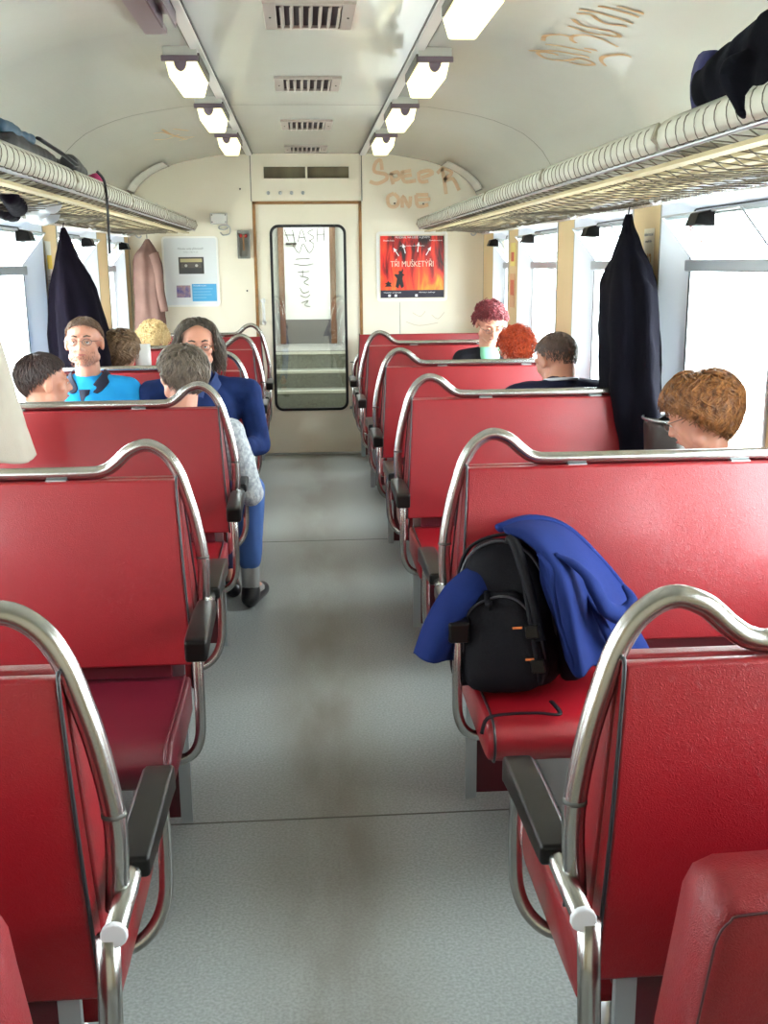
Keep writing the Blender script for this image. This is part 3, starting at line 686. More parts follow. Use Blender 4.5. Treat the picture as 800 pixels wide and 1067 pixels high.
flap(-1, 1.04, 'folded-up red seat cushion just visible at the lower left edge')

# ------------------------------------------------------------ luggage racks
def rack(s, lab):
    t = thing('luggage_rack', lab, 'rack', (s*1.1, 3, 1.7), group='luggage racks', absolute=True)
    br = [-1.1, .2, 1.43, 2.67, 3.95, 5.2, 6.45, 7.55, 8.22]
    xf, zf, xr, zr = .835, 1.762, 1.31, 1.715
    for y0, y1 in zip(br, br[1:]):
        y0 += .012; y1 -= .03
        q = MB(); V = []
        for y, k in ((y0, 1.0), (y0+.05, 1), (y1-.06, 1.0), (y1, .92)):
            for dx, dz in ((0, .040), (-.012, .020), (-.014, -.005), (-.004, -.028), (.006, -.026), (-.002, -.004), (-.001, .018), (.008, .036)): V.append((s*(xf+dx), y, zf+dz*k))
        q.grid(V, 8, 4, True); q.f += [tuple(range(8)), tuple(range(24, 32))]
        o = obj('front_band', q, BAND, t)
        q = MB(); k = 0; y = y0+.04
        while y < y1-.03:
            w = random.uniform(-.003, .006)
            q.tube(smoothp([(s*(xf+.01), y, zf+.04), (s*(xf-.013), y+w, zf+.024), (s*(xf-.017), y+w*1.5, zf-.005), (s*(xf-.005), y, zf-.031), (s*(xf+.012), y-w, zf-.026)], 2), .0012, 4)
            y += .060
        obj('lashing', q, CORD, o, kind='stuff')
    for y in br[1:]:
        q = MB(); V = []
        P = [(xf-.004, .040), (xf-.018, .0), (xf+.02, -.034), (1.1, -.052), (1.335, -.055), (1.355, -.02), (1.345, .0), (1.1, -.020), (xf+.03, .0)]
        panel(q, [(s*x, zf+z) for x, z in P], y-.012, y+.012)
        obj('bracket', q, mat('rack_bracket', (150, 142, 124), .45, .4), t, smooth=False, bevel=.003)
        obj('bracket_hook', MB().tube(smoothp([(s*1.28, y, zf-.05), (s*1.27, y, zf-.075), (s*1.25, y, zf-.085), (s*1.235, y, zf-.07)], 3), .006, 6), ALU, t)
    for k in range(5):
        x = xf+.07+k*.085; z = zf-.030-(.022 if k < 4 else .014)
        obj('slat', MB().box((s*x-.021, Y0+.1, z-.005), (s*x+.021, 8.25, z+.005)), SLAT, t, smooth=False)
    obj('rear_rail', MB().tube([(s*1.325, Y0+.1, zr-.012), (s*1.325, 8.25, zr-.012)], .009), ALU, t)
    obj('front_rail', MB().tube([(s*(xf+.012), Y0+.1, zf-.032), (s*(xf+.012), 8.25, zf-.032)], .006), ALU, t)
    q = MB(); st = .105; y = -1.0
    while y < 8.2:
        for d in (-1, 1):
            yy_ = [y, y+d*.16, y+d*.32, y+d*.46]
            if min(yy_) < -1 or max(yy_) > 8.22: continue
            sag = .012+.010*sin(y*3)
            q.tube([(s*(xf+.01), yy_[0], zf-.036), (s*(xf+.16), yy_[1], zf-.055-sag), (s*(xf+.32), yy_[2], zf-.06-sag), (s*1.32, yy_[3], zr-.025)], .0019, 3)
        y += st
    obj('net', q, CORD, t, kind='stuff')
    q = MB(); y = 0
    while y < 8.2:
        q.tube([(s*1.333, y, zr-.005), (s*1.312, y+.006, zr-.012), (s*1.315, y+.012, zr-.03), (s*1.335, y+.016, zr-.03)], .004, 4); y += .034
    obj('rope_lashing', q, ROPE, t, kind='stuff')
    return t
rack(1, 'netted luggage rack along the right wall above the windows')
rack(-1, 'netted luggage rack along the left wall above the windows')

# ------------------------------------------------------------ end-wall things
def poster_frame(name, lab, cat, x0, x1, z0, z1, r, fm, w=.016):
    t = thing(name, lab, cat, ((x0+x1)/2, D, z0), absolute=True)
    A = rrect(x0, x1, z0, z1, r); Bq = rrect(x0+w, x1-w, z0+w, z1-w, max(r-w, .004))
    q = MB(); ring(q, A, A, D, D-.012); ring(q, A, Bq, D-.012, D-.012); ring(q, Bq, Bq, D-.012, D-.002)
    obj('frame', q, fm, t, smooth=False)
    return t
FRM = mat('poster_frame', (246, 245, 240), .35)
t = poster_frame('notice_board', 'white notice board with cassette picture and blue card on the end wall', 'board', -1.105, -.683, 1.165, 1.688, .03, FRM, .014)
q = MB(); panel(q, rrect(-1.10, -.688, 1.17, 1.683, .026), D-.004, D-.001); obj('sheet', q, mat('white_sheet', (226, 230, 232), .3), t, smooth=False)
yq = D-.0055
def card(nm, x0, x1, z0, z1, m, par, y=None, th=.001):
    y = y if y is not None else yq
    return obj(nm, MB().box((x0, y, z0), (x1, y+th, z1)), m, par, smooth=False)
cs = card('cassette_picture', -.985, -.795, 1.41, 1.535, mat('cassette_black', (48, 46, 46), .4), t)
card('cassette_label', -.972, -.808, 1.497, 1.523, mat('cassette_label', (190, 178, 132), .5), cs, yq-.001)
card('cassette_window', -.965, -.815, 1.455, 1.49, mat('cassette_mid', (84, 78, 72), .5), cs, yq-.001)
for x in (-.93, -.85): obj('cassette_reel', MB().tube([(x, yq-.0012, 1.472), (x, yq-.003, 1.472)], .011, 14), TRIMM, cs)
card('blue_card', -.893, -.707, 1.205, 1.335, mat('card_blue', (72, 160, 208), .45), t)
card('photo_card', -1.01, -.905, 1.235, 1.325, mat('photo_art', (190, 150, 140), .4, var=((30, 1, 30), .8, (72, 72, 140))), t)
R90 = (pi/2, 0, 0)
tx = text('Chcete nový přehrávač?', .020, mat('grey_print', (110, 112, 118), .6), (-.89, yq-.001, 1.597), R90, None); tx.parent = t; tx.location = (tx.location[0]-t.location[0], tx.location[1]-t.location[1], tx.location[2]-t.location[2])
def ptext(body, size, m, loc, par, align='CENTER', rot=R90):
    o = text(body, size, m, (0, 0, 0), rot, None, align); o.parent = par
    L = Vector(loc)-par.location if par.type == 'EMPTY' else Vector(loc)
    o.location = L; return o
ptext('Pusťte si nás do uší', .014, mat('pale_print', (160, 162, 168), .6), (-.89, yq-.001, 1.572), t)
WP = mat('white_print', (240, 244, 248), .5)
ptext('Od pondělí do pátku', .012, WP, (-.885, yq-.001, 1.322), t, 'LEFT')
for k, (w) in enumerate((.9, .8, .85, .6)):
    card('text_line', -.885, -.885+.165*w, 1.30-.022*k-.003, 1.30-.022*k, mat('pale_blue_print', (150, 205, 232), .5), t, yq-.0008)
# musical poster
t = poster_frame('poster', 'framed poster of red and yellow flames on the end wall right of the door', 'poster', .523, 1.073, 1.187, 1.713, .025, FRM, .022)
m = bpy.data.materials.new('flame_print'); m.use_nodes = True; nt = m.node_tree; pb = nt.nodes['Principled BSDF']; pb.inputs['Roughness'].default_value = .3
tc = nt.nodes.new('ShaderNodeTexCoord'); mp = nt.nodes.new('ShaderNodeMapping'); mp.inputs['Scale'].default_value = (13, 1, 3.4); nz = nt.nodes.new('ShaderNodeTexNoise'); nz.inputs['Scale'].default_value = 1.0; nz.inputs['Detail'].default_value = 5; nz.inputs['Distortion'].default_value = .8
sp_ = nt.nodes.new('ShaderNodeSeparateXYZ'); ma = nt.nodes.new('ShaderNodeMath'); ma.operation = 'MULTIPLY_ADD'; ma.inputs[1].default_value = -.75; ma.inputs[2].default_value = 1.10
ad = nt.nodes.new('ShaderNodeMath'); ad.operation = 'ADD'; rp = nt.nodes.new('ShaderNodeValToRGB')
nt.links.new(tc.outputs['Object'], mp.inputs[0]); nt.links.new(mp.outputs[0], nz.inputs['Vector']); nt.links.new(tc.outputs['Object'], sp_.inputs[0]); nt.links.new(sp_.outputs['Z'], ma.inputs[0])
nt.links.new(nz.outputs['Fac'], ad.inputs[0]); nt.links.new(ma.outputs[0], ad.inputs[1]); nt.links.new(ad.outputs[0], rp.inputs[0])
cr = rp.color_ramp; cr.elements[0].position = .34; cr.elements[0].color = lin((30, 20, 26))+(1,); cr.elements[1].position = .82; cr.elements[1].color = lin((236, 196, 60))+(1,)
for pos, c in ((.42, (150, 26, 30)), (.5, (226, 52, 44)), (.62, (232, 92, 48)), (.72, (236, 150, 52))):
    e = cr.elements.new(pos); e.color = lin(c)+(1,)
nt.links.new(rp.outputs[0], pb.inputs['Base Color'])
art = card('artwork', .552, 1.044, 1.22, 1.68, m, t, D-.006)
card('dark_strip', .552, 1.044, 1.215, 1.272, mat('poster_navy', (34, 28, 48), .4), t, D-.007)
mt_ = ptext('TŘI MUŠKETÝŘI', .062, mat('cream_print', (244, 214, 196), .5), (.798, D-.0085, 1.468), t); mt_.scale = (.78, 1, 1)
ptext('MUZIKÁL NA LEDĚ A JEVIŠTI', .021, WP, (.80, D-.0085, 1.668), t)
ptext('Divadlo Praha', .015, WP, (.575, D-.0085, 1.645), t, 'LEFT'); ptext('Premiéra sezóny', .015, WP, (.93, D-.0085, 1.645), t, 'LEFT')
ptext('jeden za všechny, všichni za jednoho', .013, WP, (.80, D-.0085, 1.606), t)
ptext('vstupenky v předprodeji', .014, WP, (.575, D-.0085, 1.255), t, 'LEFT'); ptext('informace a rezervace', .014, WP, (.85, D-.0085, 1.255), t, 'LEFT')
for x in (.61, .66, .82): card('sponsor_mark', x, x+.02, 1.222, 1.24, WP, t, D-.0082)
q = MB()
for x, z, a in ((.695, 1.53, .6), (.745, 1.55, .25), (.84, 1.56, -.12), (.905, 1.535, -.55)):
    ux, uz = -sin(a), cos(a); px_, pz = cos(a), sin(a); L0 = .075
    q.add([(x+ux*0-px_*.004, D-.008, z-pz*.004), (x+px_*.004, D-.008, z+pz*.004), (x+ux*L0*.6+px_*.003, D-.008, z+uz*L0*.6+pz*.003), (x+ux*L0*.6+px_*.014, D-.008, z+uz*L0*.6+pz*.014), (x+ux*L0, D-.008, z+uz*L0), (x+ux*L0*.6-px_*.014, D-.008, z+uz*L0*.6-pz*.014), (x+ux*L0*.6-px_*.003, D-.008, z+uz*L0*.6-pz*.003)], [(0, 1, 2, 3, 4, 5, 6)])
obj('sword_tip', q, WP, t, smooth=False)
q = MB(); Y_ = D-.0083
def sil(P): q.add([(x, Y_, z) for x, z in P], [tuple(range(len(P)))])
sil([(.668, 1.30), (.680, 1.36), (.66, 1.385), (.66, 1.395), (.69, 1.392), (.697, 1.405), (.688, 1.41), (.70, 1.42), (.713, 1.416), (.72, 1.43), (.722, 1.44), (.728, 1.42), (.722, 1.40), (.74, 1.385), (.725, 1.38), (.722, 1.36), (.732, 1.30), (.714, 1.285), (.70, 1.32), (.69, 1.285)])
sil([(.585, 1.30), (.60, 1.315), (.585, 1.325), (.603, 1.33), (.61, 1.345), (.62, 1.332), (.64, 1.328), (.628, 1.315), (.64, 1.30)])
obj('figure_silhouette', q, PIPE, t, smooth=False)
# loudspeaker box with coiled cable, alarm lever box
t = thing('junction_box', 'small grey box with a looped cable above the notice board', 'box', (-.66, D, 1.78), absolute=True)
obj('housing', MB().box((-.73, D-.05, 1.775), (-.60, D, 1.855)), mat('pale_grey_box', (198, 196, 190), .45), t, bevel=.008)
lid = obj('lid', MB().box((-.722, D-.054, 1.783), (-.608, D-.05, 1.847)), mat('pale_grey_lid', (208, 206, 200), .4), t, smooth=False, bevel=.002)
for x in (-.715, -.615):
    for z in (1.79, 1.84): obj('screw', MB().tube([(x, D-.054, z), (x, D-.057, z)], .005, 8), SEAM, lid)
obj('cable', MB().tube(smoothp([(-.61, D-.02, 1.78), (-.60, D-.02, 1.75), (-.63, D-.02, 1.735), (-.665, D-.02, 1.74), (-.665, D-.02, 1.76), (-.63, D-.02, 1.768), (-.59, D-.02, 1.755), (-.585, D-.02, 1.72), (-.60, D-.015, 1.70), (-.64, D-.01, 1.695), (-.66, D-.008, 1.715)], 4), .005, 6), GREYP, t)
t = thing('alarm_box', 'narrow grey box with a red lever beside the end door', 'box', (-.487, D, 1.52), absolute=True)
q = MB(); A = rrect(-.535, -.44, 1.52, 1.728, .006); Bq = rrect(-.522, -.453, 1.535, 1.713, .004); ring(q, A, A, D, D-.035); ring(q, A, Bq, D-.035, D-.035); ring(q, Bq, Bq, D-.035, D-.006); q.box((-.522, D-.01, 1.535), (-.453, D-.004, 1.713))
obj('housing', q, mat('dark_grey_box', (112, 110, 104), .5), t, smooth=False)
obj('lever', MB().box((-.493, D-.03, 1.58), (-.482, D-.012, 1.69)), mat('brass_lever', (150, 110, 70), .4, .4), t, smooth=False, bevel=.002)
for x in (-.507, -.468): obj('seal', MB().sphere((x, D-.02, 1.688), (.012, .008, .014)), mat('red_seal', (176, 40, 34), .4), t)
# flyers on the pillars
def flyer(s, y0, y1, z0, z1, col, lab, line=None):
    x = s*(HW-.0085); t = thing('flyer', lab, 'flyer', (x, (y0+y1)/2, z0), absolute=True)
    q = MB().box((min(x, x-s*.002), y0, z0), (max(x, x-s*.002), y1, z1)); obj('paper', q, mat('paper_%d_%d_%d' % col, col, .6), t, smooth=False)
    return t, x-s*.0035
t, x = flyer(1, 4.235, 4.36, 1.43, 1.60, (232, 226, 206), 'paper notice reading 112 on the pillar behind the navy coat')
tt = ptext('112', .085, mat('ochre_print', (190, 140, 50), .6), (x, 4.298, 1.47), t, 'CENTER', (pi/2, 0, -pi/2)); tt.scale = (.72, 1, 1)
ptext('TÍSŇOVÉ VOLÁNÍ', .014, GREYP, (x, 4.298, 1.575), t, 'CENTER', (pi/2, 0, -pi/2)); ptext('evropské číslo', .013, GREYP, (x, 4.298, 1.55), t, 'CENTER', (pi/2, 0, -pi/2))
t, x = flyer(1, 4.245, 4.365, 1.22, 1.40, (214, 214, 208), 'plain grey leaflet below the 112 notice')
for k in range(7): obj('text_line', MB().box((x, 4.26, 1.37-k*.02), (x+.001, 4.35, 1.374-k*.02)), GREYP, t, smooth=False)
t, x = flyer(1, 7.06, 7.22, 1.45, 1.60, (222, 206, 120), 'yellow leaflet on the pillar between the two farthest right windows')
obj('picture', MB().box((x, 7.09, 1.48), (x+.001, 7.19, 1.54)), mat('leaflet_red', (196, 96, 66), .6), t, smooth=False)
t, x = flyer(1, 7.06, 7.22, 1.18, 1.40, (206, 160, 120), 'orange-brown leaflet below the yellow one on the far right pillar')
obj('picture', MB().box((x, 7.08, 1.26), (x+.001, 7.2, 1.36)), mat('leaflet_red', (196, 96, 66), .6), t, smooth=False)
t, x = flyer(-1, 5.66, 5.78, 1.24, 1.60, (214, 216, 214), 'white leaflet with a yellow corner on the left pillar beside the dark coat')
obj('picture', MB().box((x-.001, 5.68, 1.46), (x, 5.78, 1.53)), mat('leaflet_yellow', (222, 190, 40), .6), t, smooth=False)
for k in range(8): obj('text_line', MB().box((x-.001, 5.675, 1.42-k*.02), (x, 5.765, 1.424-k*.02)), GREYP, t, smooth=False)
# wall bin
t = thing('wall_bin', 'dark grey waste bin on the wall under the window beside the navy coat', 'bin', (1.27, 3.9, .68), absolute=True)
q = MB(); V = []
for z, k in ((.62, .8), (.64, .86), (.87, 1.0), (.895, .98)):
    V += [(1.352-.0*k, 3.98, z), (1.352, 3.72, z)]+[(1.352-.13*k*sin(a), 3.85-.13*cos(a), z) for a in np.linspace(pi*.97, .03*pi, 10)]
q.grid(V, 12, 4, True); n = len(V); q.f += [tuple(range(12)), tuple(range(n-12, n))]
obj('bin_body', q, mat('bin_grey', (46, 40, 36), .5), t); obj('rim', MB().tube([(1.352-.133*sin(a), 3.85-.133*cos(a), .898) for a in np.linspace(pi*.97, .03*pi, 14)], .005, 6), ALU, t)

# ------------------------------------------------------------ people
SKIN = mat('skin', (206, 150, 126), .5, sub=.12, var=(14, 1, (196, 134, 112)))
EYEW = mat('eye_white', (228, 226, 222), .2); IRIS = mat('eye_iris', (60, 62, 66), .2); LIPM = mat('lips', (188, 112, 104), .45)
RIM = mat('spectacle_rim', (96, 88, 84), .3, .8)
def head_elems(q, M, S_=1.0, jaw=1.0):
    R3 = M.to_3x3(); f = lambda x, y, z: M @ Vector((x, y, z))
    q.sphere(f(0, -.016, .028), (.077, .096, .083), 20, 14, rot=R3)
    q.sphere(f(0, .026, -.035), (.060*jaw, .062, .076), 18, 12, rot=R3)
    q.sphere(f(0, .062, -.088), (.024*jaw, .020, .019), 10, 8, rot=R3)
    for s in (-1, 1):
        q.sphere(f(s*.043*jaw, .014, -.066), .027, 10, 8)
        q.sphere(f(s*.040, .054, -.020), (.026, .022, .024), 10, 8, rot=R3)
        q.sphere(f(s*.081, -.004, -.006), (.010, .020, .033), 10, 8, rot=R3)
        q.sphere(f(s*.076, -.004, .0), (.014, .014, .022), 10, 8, rot=R3)
        q.cap(f(s*.012, .079, .026), f(s*.044, .070, .026), .011, .010, 8)
        q.sphere(f(s*.013, .094, -.030), .0095, 8, 6)
        q.sphere(f(s*.031, .073, .004), .0155, 10, 8)
    q.cap(f(0, .082, .018), f(0, .104, -.024), .009, .0125, 8)
    q.sphere(f(0, .080, -.052), (.026, .014, .010), 10, 8, rot=R3)
    q.sphere(f(0, .079, -.063), (.022, .014, .008), 10, 8, rot=R3)
def hand(q, wrist, dirv, side, up):
    """palm, four unequal bent fingers and a thumb from the side of the palm"""
    d = Vector(dirv).normalized(); u = (Vector(up)-d*Vector(up).dot(d)).normalized(); l = d.cross(u)*side; w = Vector(wrist)
    q.cap(w, w+d*.05, .024, .030, 10); 
    for i, (o, L) in enumerate(((-.028, .062), (-.010, .074), (.009, .070), (.027, .055))):
        a = w+d*.068+l*o; b_ = a+d*L*.55-u*.006; c = b_+d*L*.35-u*.022; q.cap(w+d*.03+l*o*.8, a, .014, .011, 8); q.cap(a, b_, .0105, .009, 8); q.cap(b_, c, .009, .0075, 8)
    a = w+d*.022-l*.026; b_ = a+d*.030-l*.022-u*.008; q.cap(a, b_, .014, .011, 8); q.cap(b_, b_+d*.028-l*.002-u*.012, .011, .009, 8)
def strands(M, style, n, col_name, colr, seed, cut=None):
    rnd = random.Random(seed); q = MB(); c0 = Vector((0, -.012, .022))
    def surf(th, ph, off):
        # th from crown, ph 0 = forward; head ellipsoid slightly enlarged
        rx, ry, rz = .081, .100, .089
        if th > pi/2: rz2 = .100
        else: rz2 = rz
        x = sin(th)*sin(ph); y = sin(th)*cos(ph); z = cos(th)
        # crown tilted backwards
        t = style.get('tilt', -.22); y, z = y*cos(t)+z*sin(t), -y*sin(t)+z*cos(t)
        p = Vector((x*(rx+off), y*(ry+off), z*(rz2+off)))
        if z < 0 and y < 0: p.y *= 1-.18*min(1, -z)
        return p+c0
    def hair_end(ph):
        a = abs(math.atan2(sin(ph), cos(ph))); f, sd, bk = style['line']
        k = min(a/(pi/2), 1.0); e = f+(sd-f)*k**1.3
        if a > pi/2: e = sd+(bk-sd)*((a-pi/2)/(pi/2))**.7
        return e
    kind = style['kind']
    for i in range(n):
        ph = rnd.uniform(-pi, pi); E_ = hair_end(ph)*(rnd.uniform(.93, 1.07) if style.get('capk', 1) == 1 else rnd.uniform(.80, 1.10)); th0 = math.acos(1-rnd.random()*(1-cos(min(E_, 2.6)))); 
        if style.get('bald') and th0 < style['bald'] and abs(ph) < 2.3: continue
        L = style['len']*rnd.uniform(.75, 1.1); vol = style['vol']*rnd.uniform(.5, 1.15)
        if kind == 'curl':
            base = surf(th0, ph, .004); nrm = (base-c0).normalized(); t1 = nrm.orthogonal().normalized(); t2 = nrm.cross(t1)
            a0 = rnd.uniform(0, 6.28); rr = style['curl']*rnd.uniform(.6, 1.3); pts = []
            tw = (t1*cos(a0)+t2*sin(a0))
            for k in range(10):
                a = k*.85+a0; pts.append(M @ (base+nrm*(vol*min(1, .25+k/6)+rr*.5*sin(a*1.3))+t1*rr*cos(a)+t2*rr*sin(a)+tw*.0022*k))
            q.tube(pts, [style['w']*(1-.05*k) for k in range(10)], 4); continue
        pts = []; th = th0; p_ = ph; wv = rnd.uniform(0, 6.28); drift = rnd.uniform(-.12, .12)+style.get('sweep', 0)*math.copysign(1, sin(ph))
        steps = 7; last = None
        for k in range(steps+1):
            u = k/steps; tk = th0+L*u
            lim = E_+style.get('over', .08)
            off = .003+vol*sin(pi*min(1, .15+.75*u))+style.get('lift', 0)*u
            wob = style.get('wave', 0)*sin(wv+u*7)
            if tk <= lim: P = surf(tk, ph+drift*u+wob, off); last = P
            else:
                if not style.get('hang') or abs(ph) < 1.15: break
                P = last+Vector((sin(ph)*.004, -.003 if abs(ph) > 1.2 else 0, -.095*L/steps))+Vector((wob*.05, wob*.03, 0)); last = P
            pts.append(M @ P)
        if len(pts) > 2:
            w = style['w']*rnd.uniform(.7, 1.2); q.tube(pts, [w*(1-.75*(k/(len(pts)-1))**2) for k in range(len(pts))], 4)
    # scalp cap beneath the strands
    NU, NV = 36, 12; V = []; capo = style.get('cap', .004)
    for j in range(NV):
        for i in range(NU):
            ph = -pi+2*pi*i/NU; th = .02+(hair_end(ph)*style.get('capk', .95)-.02)*j/(NV-1)
            if style.get('bald') and False: pass
            V.append(M @ surf(th, ph, capo*(1 if j < NV-1 else -1.2)))
    if not style.get('bald'): q.grid(V, NU, NV, True)
    m = mat(col_name, colr[0], .42, var=((75, 75, 30), .7, colr[1]), spec=.4)
    return q, m
HS = {
 'short': dict(kind='s', line=(1.15, 1.45, 2.15), len=.55, vol=.006, w=.0028, wave=.05),
 'receding': dict(kind='s', line=(1.10, 1.40, 2.15), len=.45, vol=.004, w=.0022, wave=.04, cap=.0035),
 'bob': dict(kind='s', line=(1.05, 1.50, 2.30), len=.95, vol=.016, w=.0042, wave=.24, lift=.022, over=.24),
 'shag': dict(kind='s', line=(1.0, 1.55, 2.35), len=1.25, vol=.015, w=.0032, wave=.16, lift=.008, over=.15),
 'long': dict(kind='s', line=(.80, 1.55, 2.2), len=1.9, vol=.022, w=.0036, wave=.22, hang=1, over=.1),
 'curl': dict(kind='curl', line=(1.15, 1.6, 2.15), len=.3, vol=.022, w=.0034, curl=.011),
 'buzz': dict(kind='s', line=(1.0, 1.42, 2.1), len=.16, vol=.001, w=.0024, cap=.0020, capk=.82),
}
def person(label, loc, rz, head=(0, 0, 0, 0), style='short', hair=((60, 44, 36), (34, 24, 20)), nh=900, top=None, topcol=(60, 60, 70), legcol=(50, 56, 80), glasses=False, collar=None, extra=None,
           arms='lap', scale=1.0, lean=0., jaw=1., skin=None, legs='normal', seed=1, sh=.185, fat=1.0, aw=1.0, topname='jacket', inner=None, beard=False, longcollar=False):
    """seated; local frame: hips at (0,0,.50), facing +y"""
    t = thing('person', label, 'person', loc, rz); t.scale = (scale,)*3
    sk = skin or SKIN
    hp = Vector((0, .0, .545-loc[2])); ch = Vector((0, .01+lean*.6, .83)); nk = Vector((0, .0+lean, .955)); 
    hc = Vector((head[4] if len(head) > 4 else 0, lean+.035+head[3], 1.120+(head[5] if len(head) > 5 else 0)))
    yaw, pitch, roll = head[0], head[1], head[2]
    M = Matrix.Translation(hc) @ Euler((pitch, roll, yaw), 'YXZ').to_matrix().to_4x4() if False else Matrix.Translation(hc) @ Matrix.Rotation(yaw, 4, 'Z') @ Matrix.Rotation(pitch, 4, 'X') @ Matrix.Rotation(roll, 4, 'Y')
    q = MB(); head_elems(q, M, jaw=jaw)
    q.cap(M @ Vector((0, -.028, -.050)), nk+Vector((0, -.01, -.01)), .050*fat, .056*fat, 14)
    # torso
    q.sphere(ch+Vector((0, 0, -.03)), (.150*fat, .100*fat, .135), 18, 12); q.sphere(hp+Vector((0, 0, .08)), (.150*fat, .112*fat, .16), 18, 12); q.sphere(hp+Vector((0, .02, .0)), (.165*fat, .12, .10), 18, 12)
    S0 = {}
    for s in (-1, 1):
        shd = Vector((s*sh*fat*(.5+aw/2), lean*.9, .895)); q.cap(nk+Vector((s*.03, -.01, -.03)), shd, .045, .052, 12)
        if arms == 'lap': el = Vector((s*.24*fat, .06+lean*.5, .66)); wr = Vector((s*.10, .26+lean*.4, .645-loc[2]*.8))
        elif arms == 'read': el = Vector((s*.22, .12+lean*.6, .66)); wr = Vector((s*.10, .34+lean*.5, .70))
        else: el = Vector((s*.25*fat, .03+lean*.5, .64)); wr = Vector((s*.18, .25+lean*.4, .645-loc[2]*.8))
        el.x *= aw; S0[s] = (shd, el, wr)
        q.cap(shd, el, .046, .038, 12); q.cap(el, wr, .038, .025, 12); hand(q, wr, (-s*.35, 1, -.15), s, (0, 0, 1))
        zf = -loc[2]; kn = Vector((s*.10, .36, .515+zf)); an = Vector((s*.11, .30, .09+zf))
        if legs == 'stride' and s > 0: kn = Vector((s*.19, .34, .515+zf)); an = Vector((s*.19, .30, .09+zf))
        S0[('l', s)] = (kn, an)
        q.cap(hp+Vector((s*.08, .0, -.005)), kn, .078, .056, 14); q.cap(kn, an, .054, .034, 12); q.cap(an, an+Vector((s*.02, .13, -.055)), .036, .026, 10)
    body = obj('body', blob(q, .0058, 3), sk, t)
    # face details
    f = lambda x, y, z: M @ Vector((x, y, z))
    for s in (-1, 1):
        e = obj('eye', MB().sphere(f(s*.031, .0800, .003), .0098, 10, 8), EYEW, t)
        obj('iris', MB().sphere(f(s*.031, .0880, .002), (.0046, .003, .0046), 8, 6, rot=M.to_3x3()), IRIS, e)
        obj('eyelid', MB().sphere(f(s*.031, .0790, .0085), (.0150, .0130, .0078), 10, 8, rot=M.to_3x3()), sk, e)
        obj('eyebrow', MB().tube([f(s*.014, .090, .026), f(s*.030, .0865, .031), f(s*.046, .076, .027)], [.003, .004, .002], 6), mat('brow_'+'_'.join(map(str, hair[1])), hair[1], .7), t)
    obj('lips', MB().tube([f(-.022, .086, -.056), f(-.008, .0945, -.0545), f(0, .0945, -.0555), f(.008, .0945, -.0545), f(.022, .086, -.056)], [.0015, .0045, .0045, .0045, .0015], 6), LIPM, t)
    hq, hm = strands(M, HS[style], nh, 'hair_'+'_'.join(map(str, hair[0])), hair, seed); obj('hair', hq, hm, t)
    if beard:
        rb = random.Random(3); bq = MB()
        for i in range(170):
            a = rb.uniform(-1.15, 1.15); z = rb.uniform(-.105, -.055 if abs(a) < .35 else -.03); p = Vector((sin(a)*.060, .030+cos(a)*.060+(.006 if abs(a) < .3 else 0), z)); bq.tube([f(*p), f(p.x*1.05, p.y*1.03+.002, p.z-.007)], [.0012, .0006], 3)
        obj('stubble', bq, mat('stubble', (150, 108, 86), .7), t)
    if glasses:
        g = None; q = MB()
        for s in (-1, 1):
            lp = [f(s*.032+.021*cos(a), .103-.012*abs(cos(a))*0-.004*abs(s*.032+.021*cos(a))/.05, .002+.0155*sin(a)) for a in np.linspace(0, 2*pi, 17)[:-1]]
            q.tube(lp, .0013, 5, closed=True); q.tube([f(s*.053, .099, .006), f(s*.076, .070, .008), f(s*.085, .0, .006)], .0013, 5)
        q.tube([f(-.011, .102, .004), f(0, .105, .007), f(.011, .102, .004)], .0013, 5)
        g = obj('glasses', q, RIM, t)
        for s in (-1, 1):
            lp = [f(s*.032+.020*cos(a), .1025-.004*abs(s*.032+.021*cos(a))/.05, .002+.0147*sin(a)) for a in np.linspace(0, 2*pi, 13)[:-1]]
            obj('lens', MB().add(lp, [tuple(range(12))]), LENS, g, smooth=False)
    # clothes
    q = MB()
    q.sphere(ch+Vector((0, 0, -.025)), (.172*fat, .122*fat, .158), 18, 12); q.sphere(hp+Vector((0, 0, .08)), (.168*fat, .130*fat, .16), 18, 12); q.sphere(hp+Vector((0, .0, .01)), (.18*fat, .13, .09), 18, 12)
    for s in (-1, 1):
        shd, el, wr = S0[s]
        q.cap(nk+Vector((s*.035, -.012, -.040)), shd+Vector((0, 0, -.002)), .062, .064, 12); q.cap(shd, el, .062, .053, 12); q.cap(el, el+(wr-el)*.92, .053, .038, 12)
    q.cap(nk+Vector((0, -.012, -.065)), nk+Vector((0, -.012, -.030)), .088*fat, .070*fat, 16)
    if longcollar: q.cap(nk+Vector((0, -.02, -.01)), nk+Vector((0, -.01, .015)), .066, .066, 14)
    me = wrinkle(blob(q, .009, 3), .0045, 16, seed)
    tp = obj(topname, me, topcol if not isinstance(topcol, tuple) else mat('cloth_%d_%d_%d' % topcol, topcol, .85, spec=.12, bump=(240, .25, 'noise')), t)
